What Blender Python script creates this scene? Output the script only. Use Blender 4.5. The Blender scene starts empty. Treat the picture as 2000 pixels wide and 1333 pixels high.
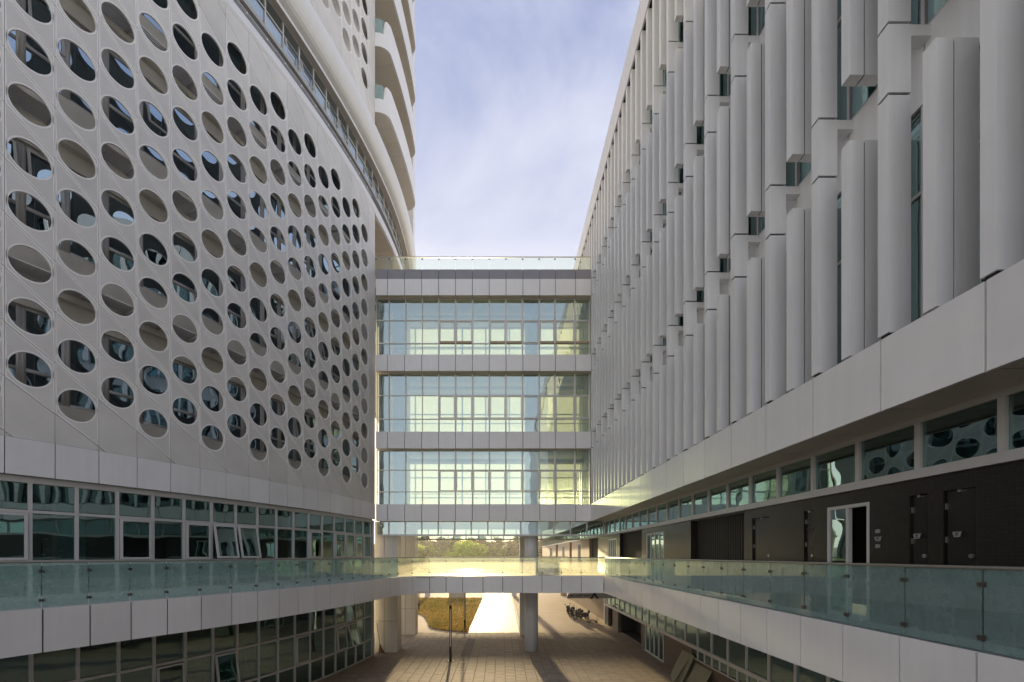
import bpy, math, random
import numpy as np
from mathutils import Vector, Matrix
R = math.radians
rnd = random.Random(7)
sc = bpy.context.scene
COL = sc.collection

# ------------------------------------------------------------------ camera, sky, sun, exposure
EYE = 7.0                       # eye height above the court, metres
cd = bpy.data.cameras.new('camera')
cam = bpy.data.objects.new('camera', cd); COL.objects.link(cam)
cam.location = (0, 0, EYE); cam.rotation_euler = (R(90), 0, 0)
cd.sensor_width = 36; cd.lens = 820 / 2000 * 36
cd.shift_x = 0.010; cd.shift_y = 0.2088
cd.clip_start = 0.1; cd.clip_end = 5000
sc.camera = cam

SUN_EL, SUN_AZ = R(7.6), R(-4.5)
w = bpy.data.worlds.new('World'); sc.world = w; w.use_nodes = True
nt = w.node_tree; nt.nodes.clear()
def N(t, **k):
    n = nt.nodes.new(t)
    for a, v in k.items(): setattr(n, a, v)
    return n
out = N('ShaderNodeOutputWorld'); bg = N('ShaderNodeBackground'); sky = N('ShaderNodeTexSky', sky_type='NISHITA')
sky.sun_disc = False; sky.sun_elevation = SUN_EL; sky.sun_rotation = SUN_AZ
sky.air_density = 1.0; sky.dust_density = 2.5; sky.ozone_density = 2.0
tc = N('ShaderNodeTexCoord'); mp = N('ShaderNodeMapping'); mp.inputs['Scale'].default_value = (1.0, 1.0, 1.7)
mp.inputs['Rotation'].default_value = (0.35, 0.5, 0.2)
n1 = N('ShaderNodeTexNoise'); n1.inputs['Scale'].default_value = 3.1; n1.inputs['Detail'].default_value = 7; n1.inputs['Roughness'].default_value = .56; n1.inputs['Distortion'].default_value = .5
cr = N('ShaderNodeValToRGB'); cr.color_ramp.elements[0].position = .34; cr.color_ramp.elements[0].color = (.02,)*3+(1,); cr.color_ramp.elements[1].position = .72; cr.color_ramp.elements[1].color = (.75,)*3+(1,)
mx = N('ShaderNodeMix', data_type='RGBA')
mx.inputs['B'].default_value = (3.5, 3.55, 4.1, 1)      # thin bright cloud veil
L = nt.links.new
L(tc.outputs['Generated'], mp.inputs['Vector']); L(mp.outputs[0], n1.inputs['Vector']); L(n1.outputs['Fac'], cr.inputs[0])
veil = N('ShaderNodeMix', data_type='RGBA', blend_type='ADD'); veil.inputs['Factor'].default_value = 1.0
sep = N('ShaderNodeSeparateXYZ'); vr = N('ShaderNodeValToRGB')      # thin haze veil, paler towards the horizon all round
for pos_, c_ in ((0.0, (.86, .81, .72, 1)), (.48, (.42, .42, .44, 1)), (.60, (.20, .22, .305, 1)), (.80, (.115, .14, .25, 1))):
    e_ = vr.color_ramp.elements[0] if pos_ == 0.0 else (vr.color_ramp.elements[1] if pos_ == .48 else vr.color_ramp.elements.new(pos_))
    e_.position = pos_; e_.color = c_
vs = N('ShaderNodeVectorMath', operation='SCALE'); vs.inputs['Scale'].default_value = 8.0
ns = N('ShaderNodeVectorMath', operation='SCALE'); ns.inputs['Scale'].default_value = 0.30
L(tc.outputs['Generated'], sep.inputs[0]); L(sep.outputs[2], vr.inputs[0]); L(vr.outputs[0], vs.inputs[0])
L(sky.outputs[0], ns.inputs[0]); L(ns.outputs[0], veil.inputs['A']); L(vs.outputs[0], veil.inputs['B']); L(veil.outputs['Result'], mx.inputs['A'])
L(cr.outputs[0], mx.inputs['Factor']); L(mx.outputs['Result'], bg.inputs['Color']); L(bg.outputs[0], out.inputs[0])
bg.inputs['Strength'].default_value = 0.15

sd = bpy.data.lights.new('sun', 'SUN'); sd.energy = 5.0; sd.angle = R(1.0); sd.color = (1.0, .77, .43)
sun = bpy.data.objects.new('sun', sd); COL.objects.link(sun)
to_sun = Vector((math.sin(SUN_AZ) * math.cos(SUN_EL), math.cos(SUN_AZ) * math.cos(SUN_EL), math.sin(SUN_EL)))
sun.rotation_euler = to_sun.to_track_quat('Z', 'Y').to_euler()

sc.view_settings.view_transform = 'Standard'; sc.view_settings.look = 'None'
sc.view_settings.gamma = 1; sc.view_settings.use_curve_mapping = False
sc.view_settings.exposure = 0.78
sc.render.engine = 'CYCLES'
sc.cycles.use_denoising = True
sc.cycles.max_bounces = 10; sc.cycles.transparent_max_bounces = 40; sc.cycles.diffuse_bounces = 6
sc.cycles.glossy_bounces = 5; sc.cycles.sample_clamp_indirect = 6; sc.cycles.caustics_reflective = False
sc.cycles.use_adaptive_sampling = False

# ------------------------------------------------------------------ materials
def mat_base(name):
    m = bpy.data.materials.new(name); m.use_nodes = True
    t = m.node_tree; t.nodes.clear()
    o = t.nodes.new('ShaderNodeOutputMaterial')
    return m, t, o
def tn(t, ty, **k):
    n = t.nodes.new(ty)
    for a, v in k.items(): setattr(n, a, v)
    return n
def solid(name, c, rough=.5, metal=0, var=.06, scale=1.3, bump=0, bscale=30, perobj=0.0, streak=0.0, spec=.5, island=0.0, tint=None):
    """principled surface with soft blotches, optional rain streaks, per-piece tone and fine relief"""
    m, t, o = mat_base(name)
    p = tn(t, 'ShaderNodeBsdfPrincipled'); p.inputs['Roughness'].default_value = rough; p.inputs['Metallic'].default_value = metal
    p.inputs['Specular IOR Level'].default_value = spec
    geo = tn(t, 'ShaderNodeNewGeometry')
    nz = tn(t, 'ShaderNodeTexNoise'); nz.inputs['Scale'].default_value = scale; nz.inputs['Detail'].default_value = 6; nz.inputs['Roughness'].default_value = .65
    t.links.new(geo.outputs['Position'], nz.inputs['Vector'])
    mr = tn(t, 'ShaderNodeMapRange'); mr.inputs['From Min'].default_value = .25; mr.inputs['From Max'].default_value = .75
    mr.inputs['To Min'].default_value = 1 - var; mr.inputs['To Max'].default_value = 1 + var
    t.links.new(nz.outputs['Fac'], mr.inputs['Value'])
    val = mr.outputs[0]
    def mul(a, b):
        q = tn(t, 'ShaderNodeMath', operation='MULTIPLY'); t.links.new(a, q.inputs[0]); t.links.new(b, q.inputs[1]); return q.outputs[0]
    if streak:
        mpn = tn(t, 'ShaderNodeMapping'); mpn.inputs['Scale'].default_value = (7, 7, .35)
        t.links.new(geo.outputs['Position'], mpn.inputs['Vector'])
        n2 = tn(t, 'ShaderNodeTexNoise'); n2.inputs['Scale'].default_value = 1.0; n2.inputs['Detail'].default_value = 5
        t.links.new(mpn.outputs[0], n2.inputs['Vector'])
        m2 = tn(t, 'ShaderNodeMapRange'); m2.inputs['From Min'].default_value = .35; m2.inputs['From Max'].default_value = .7
        m2.inputs['To Min'].default_value = 1.0; m2.inputs['To Max'].default_value = 1 - streak
        t.links.new(n2.outputs['Fac'], m2.inputs['Value']); val = mul(val, m2.outputs[0])
    for amt, src in ((perobj, 'obj'), (island, 'isl')):
        if amt:
            if src == 'obj':
                oi = tn(t, 'ShaderNodeObjectInfo'); ro = oi.outputs['Random']
            else: ro = geo.outputs['Random Per Island']
            m3 = tn(t, 'ShaderNodeMapRange'); m3.inputs['To Min'].default_value = 1 - amt; m3.inputs['To Max'].default_value = 1 + amt
            t.links.new(ro, m3.inputs['Value']); val = mul(val, m3.outputs[0])
    vm = tn(t, 'ShaderNodeVectorMath', operation='SCALE'); vm.inputs[0].default_value = c[:3]
    t.links.new(val, vm.inputs['Scale']); t.links.new(vm.outputs[0], p.inputs['Base Color'])
    if bump:
        nb = tn(t, 'ShaderNodeTexNoise'); nb.inputs['Scale'].default_value = bscale; nb.inputs['Detail'].default_value = 4
        t.links.new(geo.outputs['Position'], nb.inputs['Vector'])
        b = tn(t, 'ShaderNodeBump'); b.inputs['Strength'].default_value = bump; b.inputs['Distance'].default_value = .01
        t.links.new(nb.outputs['Fac'], b.inputs['Height']); t.links.new(b.outputs[0], p.inputs['Normal'])
    t.links.new(p.outputs[0], o.inputs[0])
    return m
def glass(name, tint, r0=.06, gain=1.0, dust=0.0, dustcol=(.8, .85, .8), wav=0.0, rough=0.0, trans=0.0, dscale=9.0, dvar=.4, gcol=(.9, .95, .95)):
    """thin architectural pane: tinted see-through plus angle-dependent mirror, optional dust film"""
    m, t, o = mat_base(name)
    lw = tn(t, 'ShaderNodeLayerWeight'); lw.inputs['Blend'].default_value = .5
    pw = tn(t, 'ShaderNodeMath', operation='POWER'); pw.inputs[1].default_value = 4.5
    t.links.new(lw.outputs['Facing'], pw.inputs[0])
    ma = tn(t, 'ShaderNodeMath', operation='MULTIPLY_ADD'); ma.inputs[1].default_value = (1 - r0) * gain; ma.inputs[2].default_value = r0
    ma.use_clamp = True
    t.links.new(pw.outputs[0], ma.inputs[0])
    tr = tn(t, 'ShaderNodeBsdfTransparent'); tr.inputs[0].default_value = (*tint, 1)
    gl = tn(t, 'ShaderNodeBsdfGlossy'); gl.inputs['Roughness'].default_value = rough; gl.inputs[0].default_value = (*gcol, 1)
    if wav:
        geo = tn(t, 'ShaderNodeNewGeometry')
        nb = tn(t, 'ShaderNodeTexNoise'); nb.inputs['Scale'].default_value = .9; nb.inputs['Detail'].default_value = 1
        t.links.new(geo.outputs['Position'], nb.inputs['Vector'])
        b = tn(t, 'ShaderNodeBump'); b.inputs['Strength'].default_value = wav; b.inputs['Distance'].default_value = .05
        t.links.new(nb.outputs['Fac'], b.inputs['Height']); t.links.new(b.outputs[0], gl.inputs['Normal'])
    base = tr.outputs[0]
    if dust or trans:
        geo2 = tn(t, 'ShaderNodeNewGeometry')
        nd = tn(t, 'ShaderNodeTexNoise'); nd.inputs['Scale'].default_value = dscale; nd.inputs['Detail'].default_value = 6; nd.inputs['Roughness'].default_value = .75
        t.links.new(geo2.outputs['Position'], nd.inputs['Vector'])
        md = tn(t, 'ShaderNodeMapRange'); md.inputs['From Min'].default_value = .3; md.inputs['From Max'].default_value = .7
        md.inputs['To Min'].default_value = (dust + trans) * (1 - dvar); md.inputs['To Max'].default_value = min(1, (dust + trans) * (1 + dvar))
        t.links.new(nd.outputs['Fac'], md.inputs['Value'])
        df = tn(t, 'ShaderNodeBsdfDiffuse'); df.inputs[0].default_value = (*dustcol, 1)
        tl = tn(t, 'ShaderNodeBsdfTranslucent'); tl.inputs[0].default_value = (*dustcol, 1)
        mdt = tn(t, 'ShaderNodeMixShader'); mdt.inputs[0].default_value = trans / max(1e-6, dust + trans)
        t.links.new(df.outputs[0], mdt.inputs[1]); t.links.new(tl.outputs[0], mdt.inputs[2])
        m2 = tn(t, 'ShaderNodeMixShader'); t.links.new(md.outputs[0], m2.inputs[0])
        t.links.new(tr.outputs[0], m2.inputs[1]); t.links.new(mdt.outputs[0], m2.inputs[2]); base = m2.outputs[0]
    mxs = tn(t, 'ShaderNodeMixShader'); t.links.new(ma.outputs[0], mxs.inputs[0])
    t.links.new(base, mxs.inputs[1]); t.links.new(gl.outputs[0], mxs.inputs[2]); t.links.new(mxs.outputs[0], o.inputs[0])
    return m
def perforated(name, c):
    """white sheet metal with a fine punched grain"""
    m, t, o = mat_base(name)
    p = tn(t, 'ShaderNodeBsdfPrincipled'); p.inputs['Roughness'].default_value = .42
    tcn = tn(t, 'ShaderNodeTexCoord'); v = tn(t, 'ShaderNodeTexVoronoi'); v.inputs['Scale'].default_value = 26; v.inputs['Randomness'].default_value = .25
    t.links.new(tcn.outputs['Object'], v.inputs['Vector'])
    r = tn(t, 'ShaderNodeMapRange'); r.inputs['From Min'].default_value = .25; r.inputs['From Max'].default_value = .55; r.inputs['To Min'].default_value = .91; r.inputs['To Max'].default_value = 1.02
    t.links.new(v.outputs['Distance'], r.inputs['Value'])
    geo = tn(t, 'ShaderNodeNewGeometry'); nz = tn(t, 'ShaderNodeTexNoise'); nz.inputs['Scale'].default_value = .8; nz.inputs['Detail'].default_value = 5
    t.links.new(geo.outputs['Position'], nz.inputs['Vector'])
    r2 = tn(t, 'ShaderNodeMapRange'); r2.inputs['From Min'].default_value = .3; r2.inputs['From Max'].default_value = .7; r2.inputs['To Min'].default_value = .92; r2.inputs['To Max'].default_value = 1.06
    t.links.new(nz.outputs['Fac'], r2.inputs['Value'])
    oi = tn(t, 'ShaderNodeObjectInfo'); r3 = tn(t, 'ShaderNodeMapRange'); r3.inputs['To Min'].default_value = .95; r3.inputs['To Max'].default_value = 1.05
    t.links.new(oi.outputs['Random'], r3.inputs['Value'])
    q = tn(t, 'ShaderNodeMath', operation='MULTIPLY'); t.links.new(r.outputs[0], q.inputs[0]); t.links.new(r2.outputs[0], q.inputs[1])
    q2 = tn(t, 'ShaderNodeMath', operation='MULTIPLY'); t.links.new(q.outputs[0], q2.inputs[0]); t.links.new(r3.outputs[0], q2.inputs[1])
    vm = tn(t, 'ShaderNodeVectorMath', operation='SCALE'); vm.inputs[0].default_value = c
    t.links.new(q2.outputs[0], vm.inputs['Scale']); t.links.new(vm.outputs[0], p.inputs['Base Color'])
    tr = tn(t, 'ShaderNodeBsdfTransparent'); ms = tn(t, 'ShaderNodeMixShader'); ms.inputs[0].default_value = .11   # share of punched-out area, per face
    t.links.new(p.outputs[0], ms.inputs[1]); t.links.new(tr.outputs[0], ms.inputs[2])
    t.links.new(ms.outputs[0], o.inputs[0]); return m
def tiled(name, c1, c2, mortar, bw, bh, axis='YZ', rough=.35, offset=0.0, ms=.012, bumpd=.004):
    m, t, o = mat_base(name)
    p = tn(t, 'ShaderNodeBsdfPrincipled'); p.inputs['Roughness'].default_value = rough
    geo = tn(t, 'ShaderNodeNewGeometry'); sx = tn(t, 'ShaderNodeSeparateXYZ'); cx = tn(t, 'ShaderNodeCombineXYZ')
    t.links.new(geo.outputs['Position'], sx.inputs[0])
    t.links.new(sx.outputs[axis[0]], cx.inputs[0]); t.links.new(sx.outputs[axis[1]], cx.inputs[1])
    b = tn(t, 'ShaderNodeTexBrick', offset=offset); b.inputs['Scale'].default_value = 1; b.inputs['Brick Width'].default_value = bw; b.inputs['Row Height'].default_value = bh
    b.inputs['Mortar Size'].default_value = ms; b.inputs['Color1'].default_value = (*c1, 1); b.inputs['Color2'].default_value = (*c2, 1); b.inputs['Mortar'].default_value = (*mortar, 1)
    t.links.new(cx.outputs[0], b.inputs['Vector']); t.links.new(b.outputs['Color'], p.inputs['Base Color'])
    bp = tn(t, 'ShaderNodeBump', invert=True); bp.inputs['Distance'].default_value = bumpd; bp.inputs['Strength'].default_value = .8
    t.links.new(b.outputs['Fac'], bp.inputs['Height']); t.links.new(bp.outputs[0], p.inputs['Normal'])
    t.links.new(p.outputs[0], o.inputs[0]); return m
def leafmat(name, c, tl=.45):
    m, t, o = mat_base(name)
    geo = tn(t, 'ShaderNodeNewGeometry'); r = tn(t, 'ShaderNodeMapRange'); r.inputs['To Min'].default_value = .6; r.inputs['To Max'].default_value = 1.35
    t.links.new(geo.outputs['Random Per Island'], r.inputs['Value'])
    vm = tn(t, 'ShaderNodeVectorMath', operation='SCALE'); vm.inputs[0].default_value = c; t.links.new(r.outputs[0], vm.inputs['Scale'])
    d = tn(t, 'ShaderNodeBsdfDiffuse'); l = tn(t, 'ShaderNodeBsdfTranslucent'); mm = tn(t, 'ShaderNodeMixShader'); mm.inputs[0].default_value = tl
    t.links.new(vm.outputs[0], d.inputs[0]); t.links.new(vm.outputs[0], l.inputs[0]); t.links.new(d.outputs[0], mm.inputs[1]); t.links.new(l.outputs[0], mm.inputs[2])
    t.links.new(mm.outputs[0], o.inputs[0]); return m

M = {}
M['panel'] = solid('white_aluminium_panel', (.81, .80, .79), .33, var=.045, scale=.7, perobj=.04, streak=.04)
M['fin'] = solid('white_fin_paint', (.84, .84, .835), .36, var=.04, scale=.6, perobj=.04, streak=.07)
M['perf'] = perforated('perforated_white_sheet', (.79, .77, .73))
M['rim'] = solid('white_hole_rim', (.88, .865, .835), .4, var=.02)
M['inner'] = solid('beige_render', (.72, .69, .62), .8, var=.08, bump=.2)
M['cap'] = solid('white_cap', (.78, .78, .80), .3, var=.03)
M['tube'] = solid('white_roll', (.74, .735, .71), .3, var=.04, streak=.03)
M['grey'] = solid('dark_grey_metal', (.25, .245, .27), .4, var=.06)
M['stone'] = solid('grey_stone_sill', (.42, .41, .39), .8, var=.2, scale=25, bump=.4)
M['soffit'] = solid('beige_soffit', (.70, .65, .57), .35, var=.03, perobj=.03)
M['frame'] = solid('aluminium_frame', (.58, .57, .55), .38, metal=.15, var=.03)
M['joint'] = solid('black_joint', (.02, .02, .02), .8)
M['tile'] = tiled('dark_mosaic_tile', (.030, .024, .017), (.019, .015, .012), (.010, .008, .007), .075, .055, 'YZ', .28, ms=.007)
M['brick'] = tiled('brown_tile', (.17, .12, .08), (.12, .085, .06), (.06, .05, .04), .24, .075, 'YZ', .5, .5)
M['corr'] = solid('tan_corrugated', (.42, .34, .25), .6, var=.08)
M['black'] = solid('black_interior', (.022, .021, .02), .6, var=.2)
M['slat'] = solid('dark_brown_louver', (.035, .030, .024), .5)
M['door'] = solid('dark_steel_door', (.035, .032, .028), .22, metal=.35, var=.08)
M['steel'] = solid('brushed_steel', (.45, .44, .42), .3, metal=.9, var=.05)
M['rail'] = solid('handrail_steel', (.40, .38, .35), .3, metal=.8, var=.05)
M['clamp'] = solid('clamp_metal', (.10, .09, .08), .4, metal=.5)
M['deck'] = solid('pale_deck_stone', (.46, .44, .41), .55, var=.08, scale=2)
M['paver'] = solid('brown_grey_paver', (.33, .27, .215), .78, spec=.22, var=.16, scale=2.2, bump=.5, bscale=50, perobj=.09, island=.09)
M['paverdark'] = solid('dark_paver', (.17, .145, .125), .75, spec=.2, var=.12, scale=3, bump=.5, bscale=50, perobj=.1, island=.1)
M['bed'] = solid('paver_bed', (.17, .14, .11), .9, var=.2)
M['sunlit_path'] = solid('sun_glare_path', (.52, .45, .36), .62, spec=.28, var=.14, scale=1.2, bump=.3, bscale=20)  # paler than the plaza to imitate sun glare on the paving
M['plaza'] = solid('tan_paving', (.40, .31, .225), .8, spec=.2, var=.12, scale=.8, bump=.3, bscale=20)
M['earth'] = solid('dry_earth', (.22, .16, .08), .9, var=.3, scale=.5)
M['hill'] = solid('green_hill', (.05, .06, .025), .9, var=.4, scale=.06)
M['grass'] = leafmat('dry_lawn_blades', (.40, .28, .07), .45)
M['grass_green'] = leafmat('green_lawn_blades', (.20, .19, .05), .4)
M['column'] = solid('grey_column_paint', (.62, .63, .64), .45, var=.05, streak=.05)
M['pillar'] = solid('pillar_panel', (.56, .545, .51), .35, var=.04, perobj=.03, streak=.05)
M['lamp_black'] = solid('black_powder_coat', (.02, .02, .02), .7, spec=.2)
M['lamp_tube'] = solid('opal_tube', (.75, .74, .70), .35)
M['sign'] = solid('grey_sign_face', (.46, .45, .42), .35, var=.04)
M['signplate'] = solid('pale_sign_plate', (.30, .31, .30), .3)
M['mark'] = solid('black_mark', (.015, .015, .015), .5)
M['board'] = solid('greenish_board', (.24, .23, .15), .7, var=.2, scale=3)
M['wood'] = solid('pale_wood', (.45, .33, .20), .6, var=.15, scale=8)
M['straw'] = solid('broom_straw', (.15, .08, .05), .9, var=.25, scale=20)
M['rubber'] = solid('tyre_rubber', (.02, .02, .02), .8)
M['scoot_a'] = solid('black_gloss_paint', (.025, .025, .028), .2)
M['scoot_b'] = solid('silver_paint', (.35, .35, .36), .3, metal=.4)
M['conc'] = solid('concrete', (.42, .39, .34), .8, var=.12)
M['room'] = solid('room_wall', (.62, .60, .56), .8, var=.05)
M['curtain'] = solid('pale_curtain', (.72, .76, .80), .9, var=.12, scale=4)
M['roomwarm'] = solid('room_wall_brown', (.30, .19, .09), .7, var=.06)
M['roomdark'] = solid('room_dark', (.22, .22, .21), .8, var=.1)
M['bark'] = solid('bark', (.08, .06, .045), .9, var=.3, scale=6)
M['leaf_lime'] = leafmat('lime_leaves', (.46, .56, .06), .65)
M['leaf_mid'] = leafmat('green_leaves', (.20, .26, .05), .6)
M['leaf_dark'] = leafmat('dark_leaves', (.12, .145, .06), .6)
G = {}
G['bridge'] = glass('bridge_glass', (.78, .85, .83), r0=.26, gain=.74, wav=.14, gcol=(.78, .93, 1.0))
G['back'] = glass('dusty_back_glass', (.66, .70, .62), r0=.04, gain=.8, trans=.36, dustcol=(.92, .90, .76), dscale=22, dvar=.7)
G['dark'] = glass('teal_window_glass', (.42, .58, .58), r0=.25, gain=.95, wav=.16, gcol=(.74, .97, .95))
G['sky'] = glass('blue_window_glass', (.35, .46, .52), r0=.46, gain=.54, wav=.15, gcol=(.66, .84, 1.0))
G['ribbon'] = glass('ribbon_window_glass', (.80, .88, .92), r0=.30, gain=.7, wav=.1)
G['rail'] = glass('rail_glass', (.80, .91, .88), r0=.05, gain=.95, dust=.17, trans=.12, dustcol=(.60, .80, .78), dscale=2.2, dvar=.16)
G['warmrail'] = glass('dusty_sunlit_rail_glass', (.92, .95, .90), r0=.05, gain=.95, dust=.08, trans=.30, dustcol=(.90, .90, .74))  # dusty railing glass; its yellow tone imitates the sun's glow
G['roofrail'] = glass('clear_rail_glass', (.93, .97, .95), r0=.03, gain=.5, dust=.01, trans=.03)

# ------------------------------------------------------------------ helpers
class MB:
    """collects polygons and links them as one mesh object"""
    def __init__(s): s.v = []; s.f = []
    def poly(s, pts):
        i = len(s.v); s.v += [tuple(p) for p in pts]; s.f.append(tuple(range(i, i + len(pts)))); return s
    def prism(s, bottom, top):
        """two matching loops joined into a closed solid"""
        n = len(bottom); i = len(s.v); s.v += [tuple(p) for p in bottom] + [tuple(p) for p in top]
        s.f.append(tuple(range(i + n - 1, i - 1, -1))); s.f.append(tuple(range(i + n, i + 2 * n)))
        for k in range(n): s.f.append((i + k, i + (k + 1) % n, i + n + (k + 1) % n, i + n + k))
        return s
    def box(s, x0, x1, y0, y1, z0, z1):
        return s.prism([(x0, y0, z0), (x1, y0, z0), (x1, y1, z0), (x0, y1, z0)], [(x0, y0, z1), (x1, y0, z1), (x1, y1, z1), (x0, y1, z1)])
    def tube(s, a, b, r, n=8, r2=None):
        a, b = Vector(a), Vector(b); d = (b - a).normalized(); r2 = r if r2 is None else r2
        u = d.orthogonal().normalized(); v = d.cross(u)
        c = [(math.cos(2 * math.pi * k / n), math.sin(2 * math.pi * k / n)) for k in range(n)]
        return s.prism([a + (u * x + v * y) * r for x, y in c], [b + (u * x + v * y) * r2 for x, y in c])
    def sweep(s, secs, closed=True, caps=True):
        n = len(secs[0]); i = len(s.v)
        for q in secs: s.v += [tuple(p) for p in q]
        for a in range(len(secs) - 1):
            for k in range(n if closed else n - 1):
                k2 = (k + 1) % n
                s.f.append((i + a * n + k, i + a * n + k2, i + (a + 1) * n + k2, i + (a + 1) * n + k))
        if caps and closed:
            s.f.append(tuple(range(i + n - 1, i - 1, -1))); b = i + (len(secs) - 1) * n; s.f.append(tuple(range(b, b + n)))
        return s
    def mesh(s, name, m, smooth=False):
        me = bpy.data.meshes.new(name); me.from_pydata(s.v, [], s.f)
        if m: me.materials.append(m)
        if smooth:
            for p in me.polygons: p.use_smooth = True
        me.validate(); me.update(); return me
    def obj(s, name, m, parent=None, smooth=False, **k):
        return link(name, s.mesh(name, m, smooth), parent, **k)
def link(name, me, parent=None, mtx=None, kind=None, label=None):
    o = bpy.data.objects.new(name, me); COL.objects.link(o)
    if parent is not None: o.parent = parent
    if mtx is not None: o.matrix_world = mtx; o.matrix_basis = mtx
    if parent is not None:
        pm = PW.get(parent.name, Matrix())
        o.matrix_parent_inverse = pm.inverted()
    if kind: o['kind'] = kind
    if label: o['label'] = label
    return o
PW = {}
def thing(name, label, cat, loc=(0, 0, 0), group=None, rz=0):
    o = bpy.data.objects.new(name, None); COL.objects.link(o); o.empty_display_size = .2
    o.location = loc; o.rotation_euler = (0, 0, rz)
    o['label'] = label; o['category'] = cat
    if group: o['group'] = group
    PW[o.name] = Matrix.Translation(loc) @ Matrix.Rotation(rz, 4, 'Z')
    return o
def tag(o, label, cat, group=None):
    o['label'] = label; o['category'] = cat
    if group: o['group'] = group
    return o
def H(h): return h + EYE          # heights in this file are given from eye level
def bx(name, m, parent, x0, x1, y0, y1, h0, h1, **k):
    return MB().box(x0, x1, y0, y1, H(h0), H(h1)).obj(name, m, parent, **k)

# ---- plan curve of the round building on the left: s = arc length, 0 at the corner by the bridge
_s = np.arange(-45, 22, .02)
_th = np.where(_s < 0, .15 - .022 * np.maximum(_s, -24), .15 - .027 * _s)
_ds = .02
_x = np.cumsum(np.sin(_th)) * _ds; _y = np.cumsum(np.cos(_th)) * _ds
_i0 = int(np.argmin(abs(_s))); _x += -8.85 - _x[_i0]; _y += 29.3 - _y[_i0]
def C(s, o=0.0):
    x = float(np.interp(s, _s, _x)); y = float(np.interp(s, _s, _y)); t = float(np.interp(s, _s, _th))
    return x + o * math.cos(t), y - o * math.sin(t)
def TH(s): return float(np.interp(s, _s, _th))
def P3(s, o, h):
    x, y = C(s, o); return (x, y, H(h))
def ring(mb, prof, s0, s1, step=.55):
    n = max(1, int(math.ceil((s1 - s0) / step)))
    return mb.sweep([[P3(s0 + (s1 - s0) * k / n, o, h) for o, h in prof] for k in range(n + 1)])
def facet(sa, sb, o=0.0):
    """local frame on the curve: x along the wall, y into the wall, z up; origin at mid height 0"""
    a = Vector((*C(sa, o), 0)); b = Vector((*C(sb, o), 0)); d = (b - a).normalized()
    inn = Vector((-d.y, d.x, 0)); m = Matrix(((d.x, inn.x, 0, (a.x + b.x) / 2), (d.y, inn.y, 0, (a.y + b.y) / 2), (0, 0, 1, EYE), (0, 0, 0, 1)))
    return m, (b - a).length
PCH = 1.062; B0 = -17.9
def b_(i): return B0 + PCH * i

# ================================================================== ground
Zp = 37.6                       # near edge of the sun glare patch, where brown pavers meet paler paving
MB().poly([(-440, -90, -.10), (440, -90, -.10), (440, 990, -.10), (-440, 990, -.10)]).obj('ground', M['earth'], kind='structure')
court = MB().box(-30, 30, -20, Zp, -.09, -.035).obj('pavement', M['bed'], kind='structure')
MB().box(-40, 40, Zp, 84, -.09, 0).obj('plaza', M['plaza'], kind='structure')
# pavers, laid in a running bond
tw, tl_ = .60, .30
tiles = []
x = -10.6; row = 0
while x < 10.45:
    y = Zp - tl_ - (.15 if row % 2 else 0)
    while y > 17.0:
        tiles.append((x, y)); y -= tl_
    x += tw; row += 1
def visible(t):
    x, y = t; px = 980 + 820 * x / y; py = 1084 + 820 * EYE / y
    return -20 < px < 2020 and py < 1350 and py > 1100
def dark_line(t): return abs(t[0] + 2.80) < .30
tm = {}
for key in ('paver', 'paverdark'):
    b = MB(); g = .005; c = .007
    b.prism([(g, g, -.05), (tw - g, g, -.05), (tw - g, tl_ - g, -.05), (g, tl_ - g, -.05)], [(g + c, g + c, 0), (tw - g - c, g + c, 0), (tw - g - c, tl_ - g - c, 0), (g + c, tl_ - g - c, 0)])
    tm[key] = b.mesh('paving_stone', M[key])
near = sorted([t for t in tiles if visible(t)], key=lambda t: t[1] + abs(t[0]) * .15)
pick = set(near[:290])
rest = {'paver': MB(), 'paverdark': MB()}
for t in tiles:
    key = 'paverdark' if dark_line(t) else 'paver'
    dz = rnd.uniform(-.003, .004)
    if t in pick:
        mtx = Matrix.Translation((t[0], t[1], dz)) @ Matrix.Rotation(rnd.uniform(-.006, .006), 4, 'Z')
        link('paving_stone', tm[key], court, mtx)
    else:
        g, c = .005, .007; x, y = t
        rest[key].prism([(x + g, y + g, -.05), (x + tw - g, y + g, -.05), (x + tw - g, y + tl_ - g, -.05), (x + g, y + tl_ - g, -.05)],
                        [(x + g + c, y + g + c, dz), (x + tw - g - c, y + g + c, dz), (x + tw - g - c, y + tl_ - g - c, dz), (x + g + c, y + tl_ - g - c, dz)])
for key in rest: rest[key].obj('paving_stones', M[key], court, kind='stuff')
MB().box(-3.06, 1.59, Zp + .1, 83.9, -.05, .006).obj('sunlit_path', M['sunlit_path'], kind='structure')  # strip between lawn and kerb with the pool of sunlight in its colour
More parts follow.
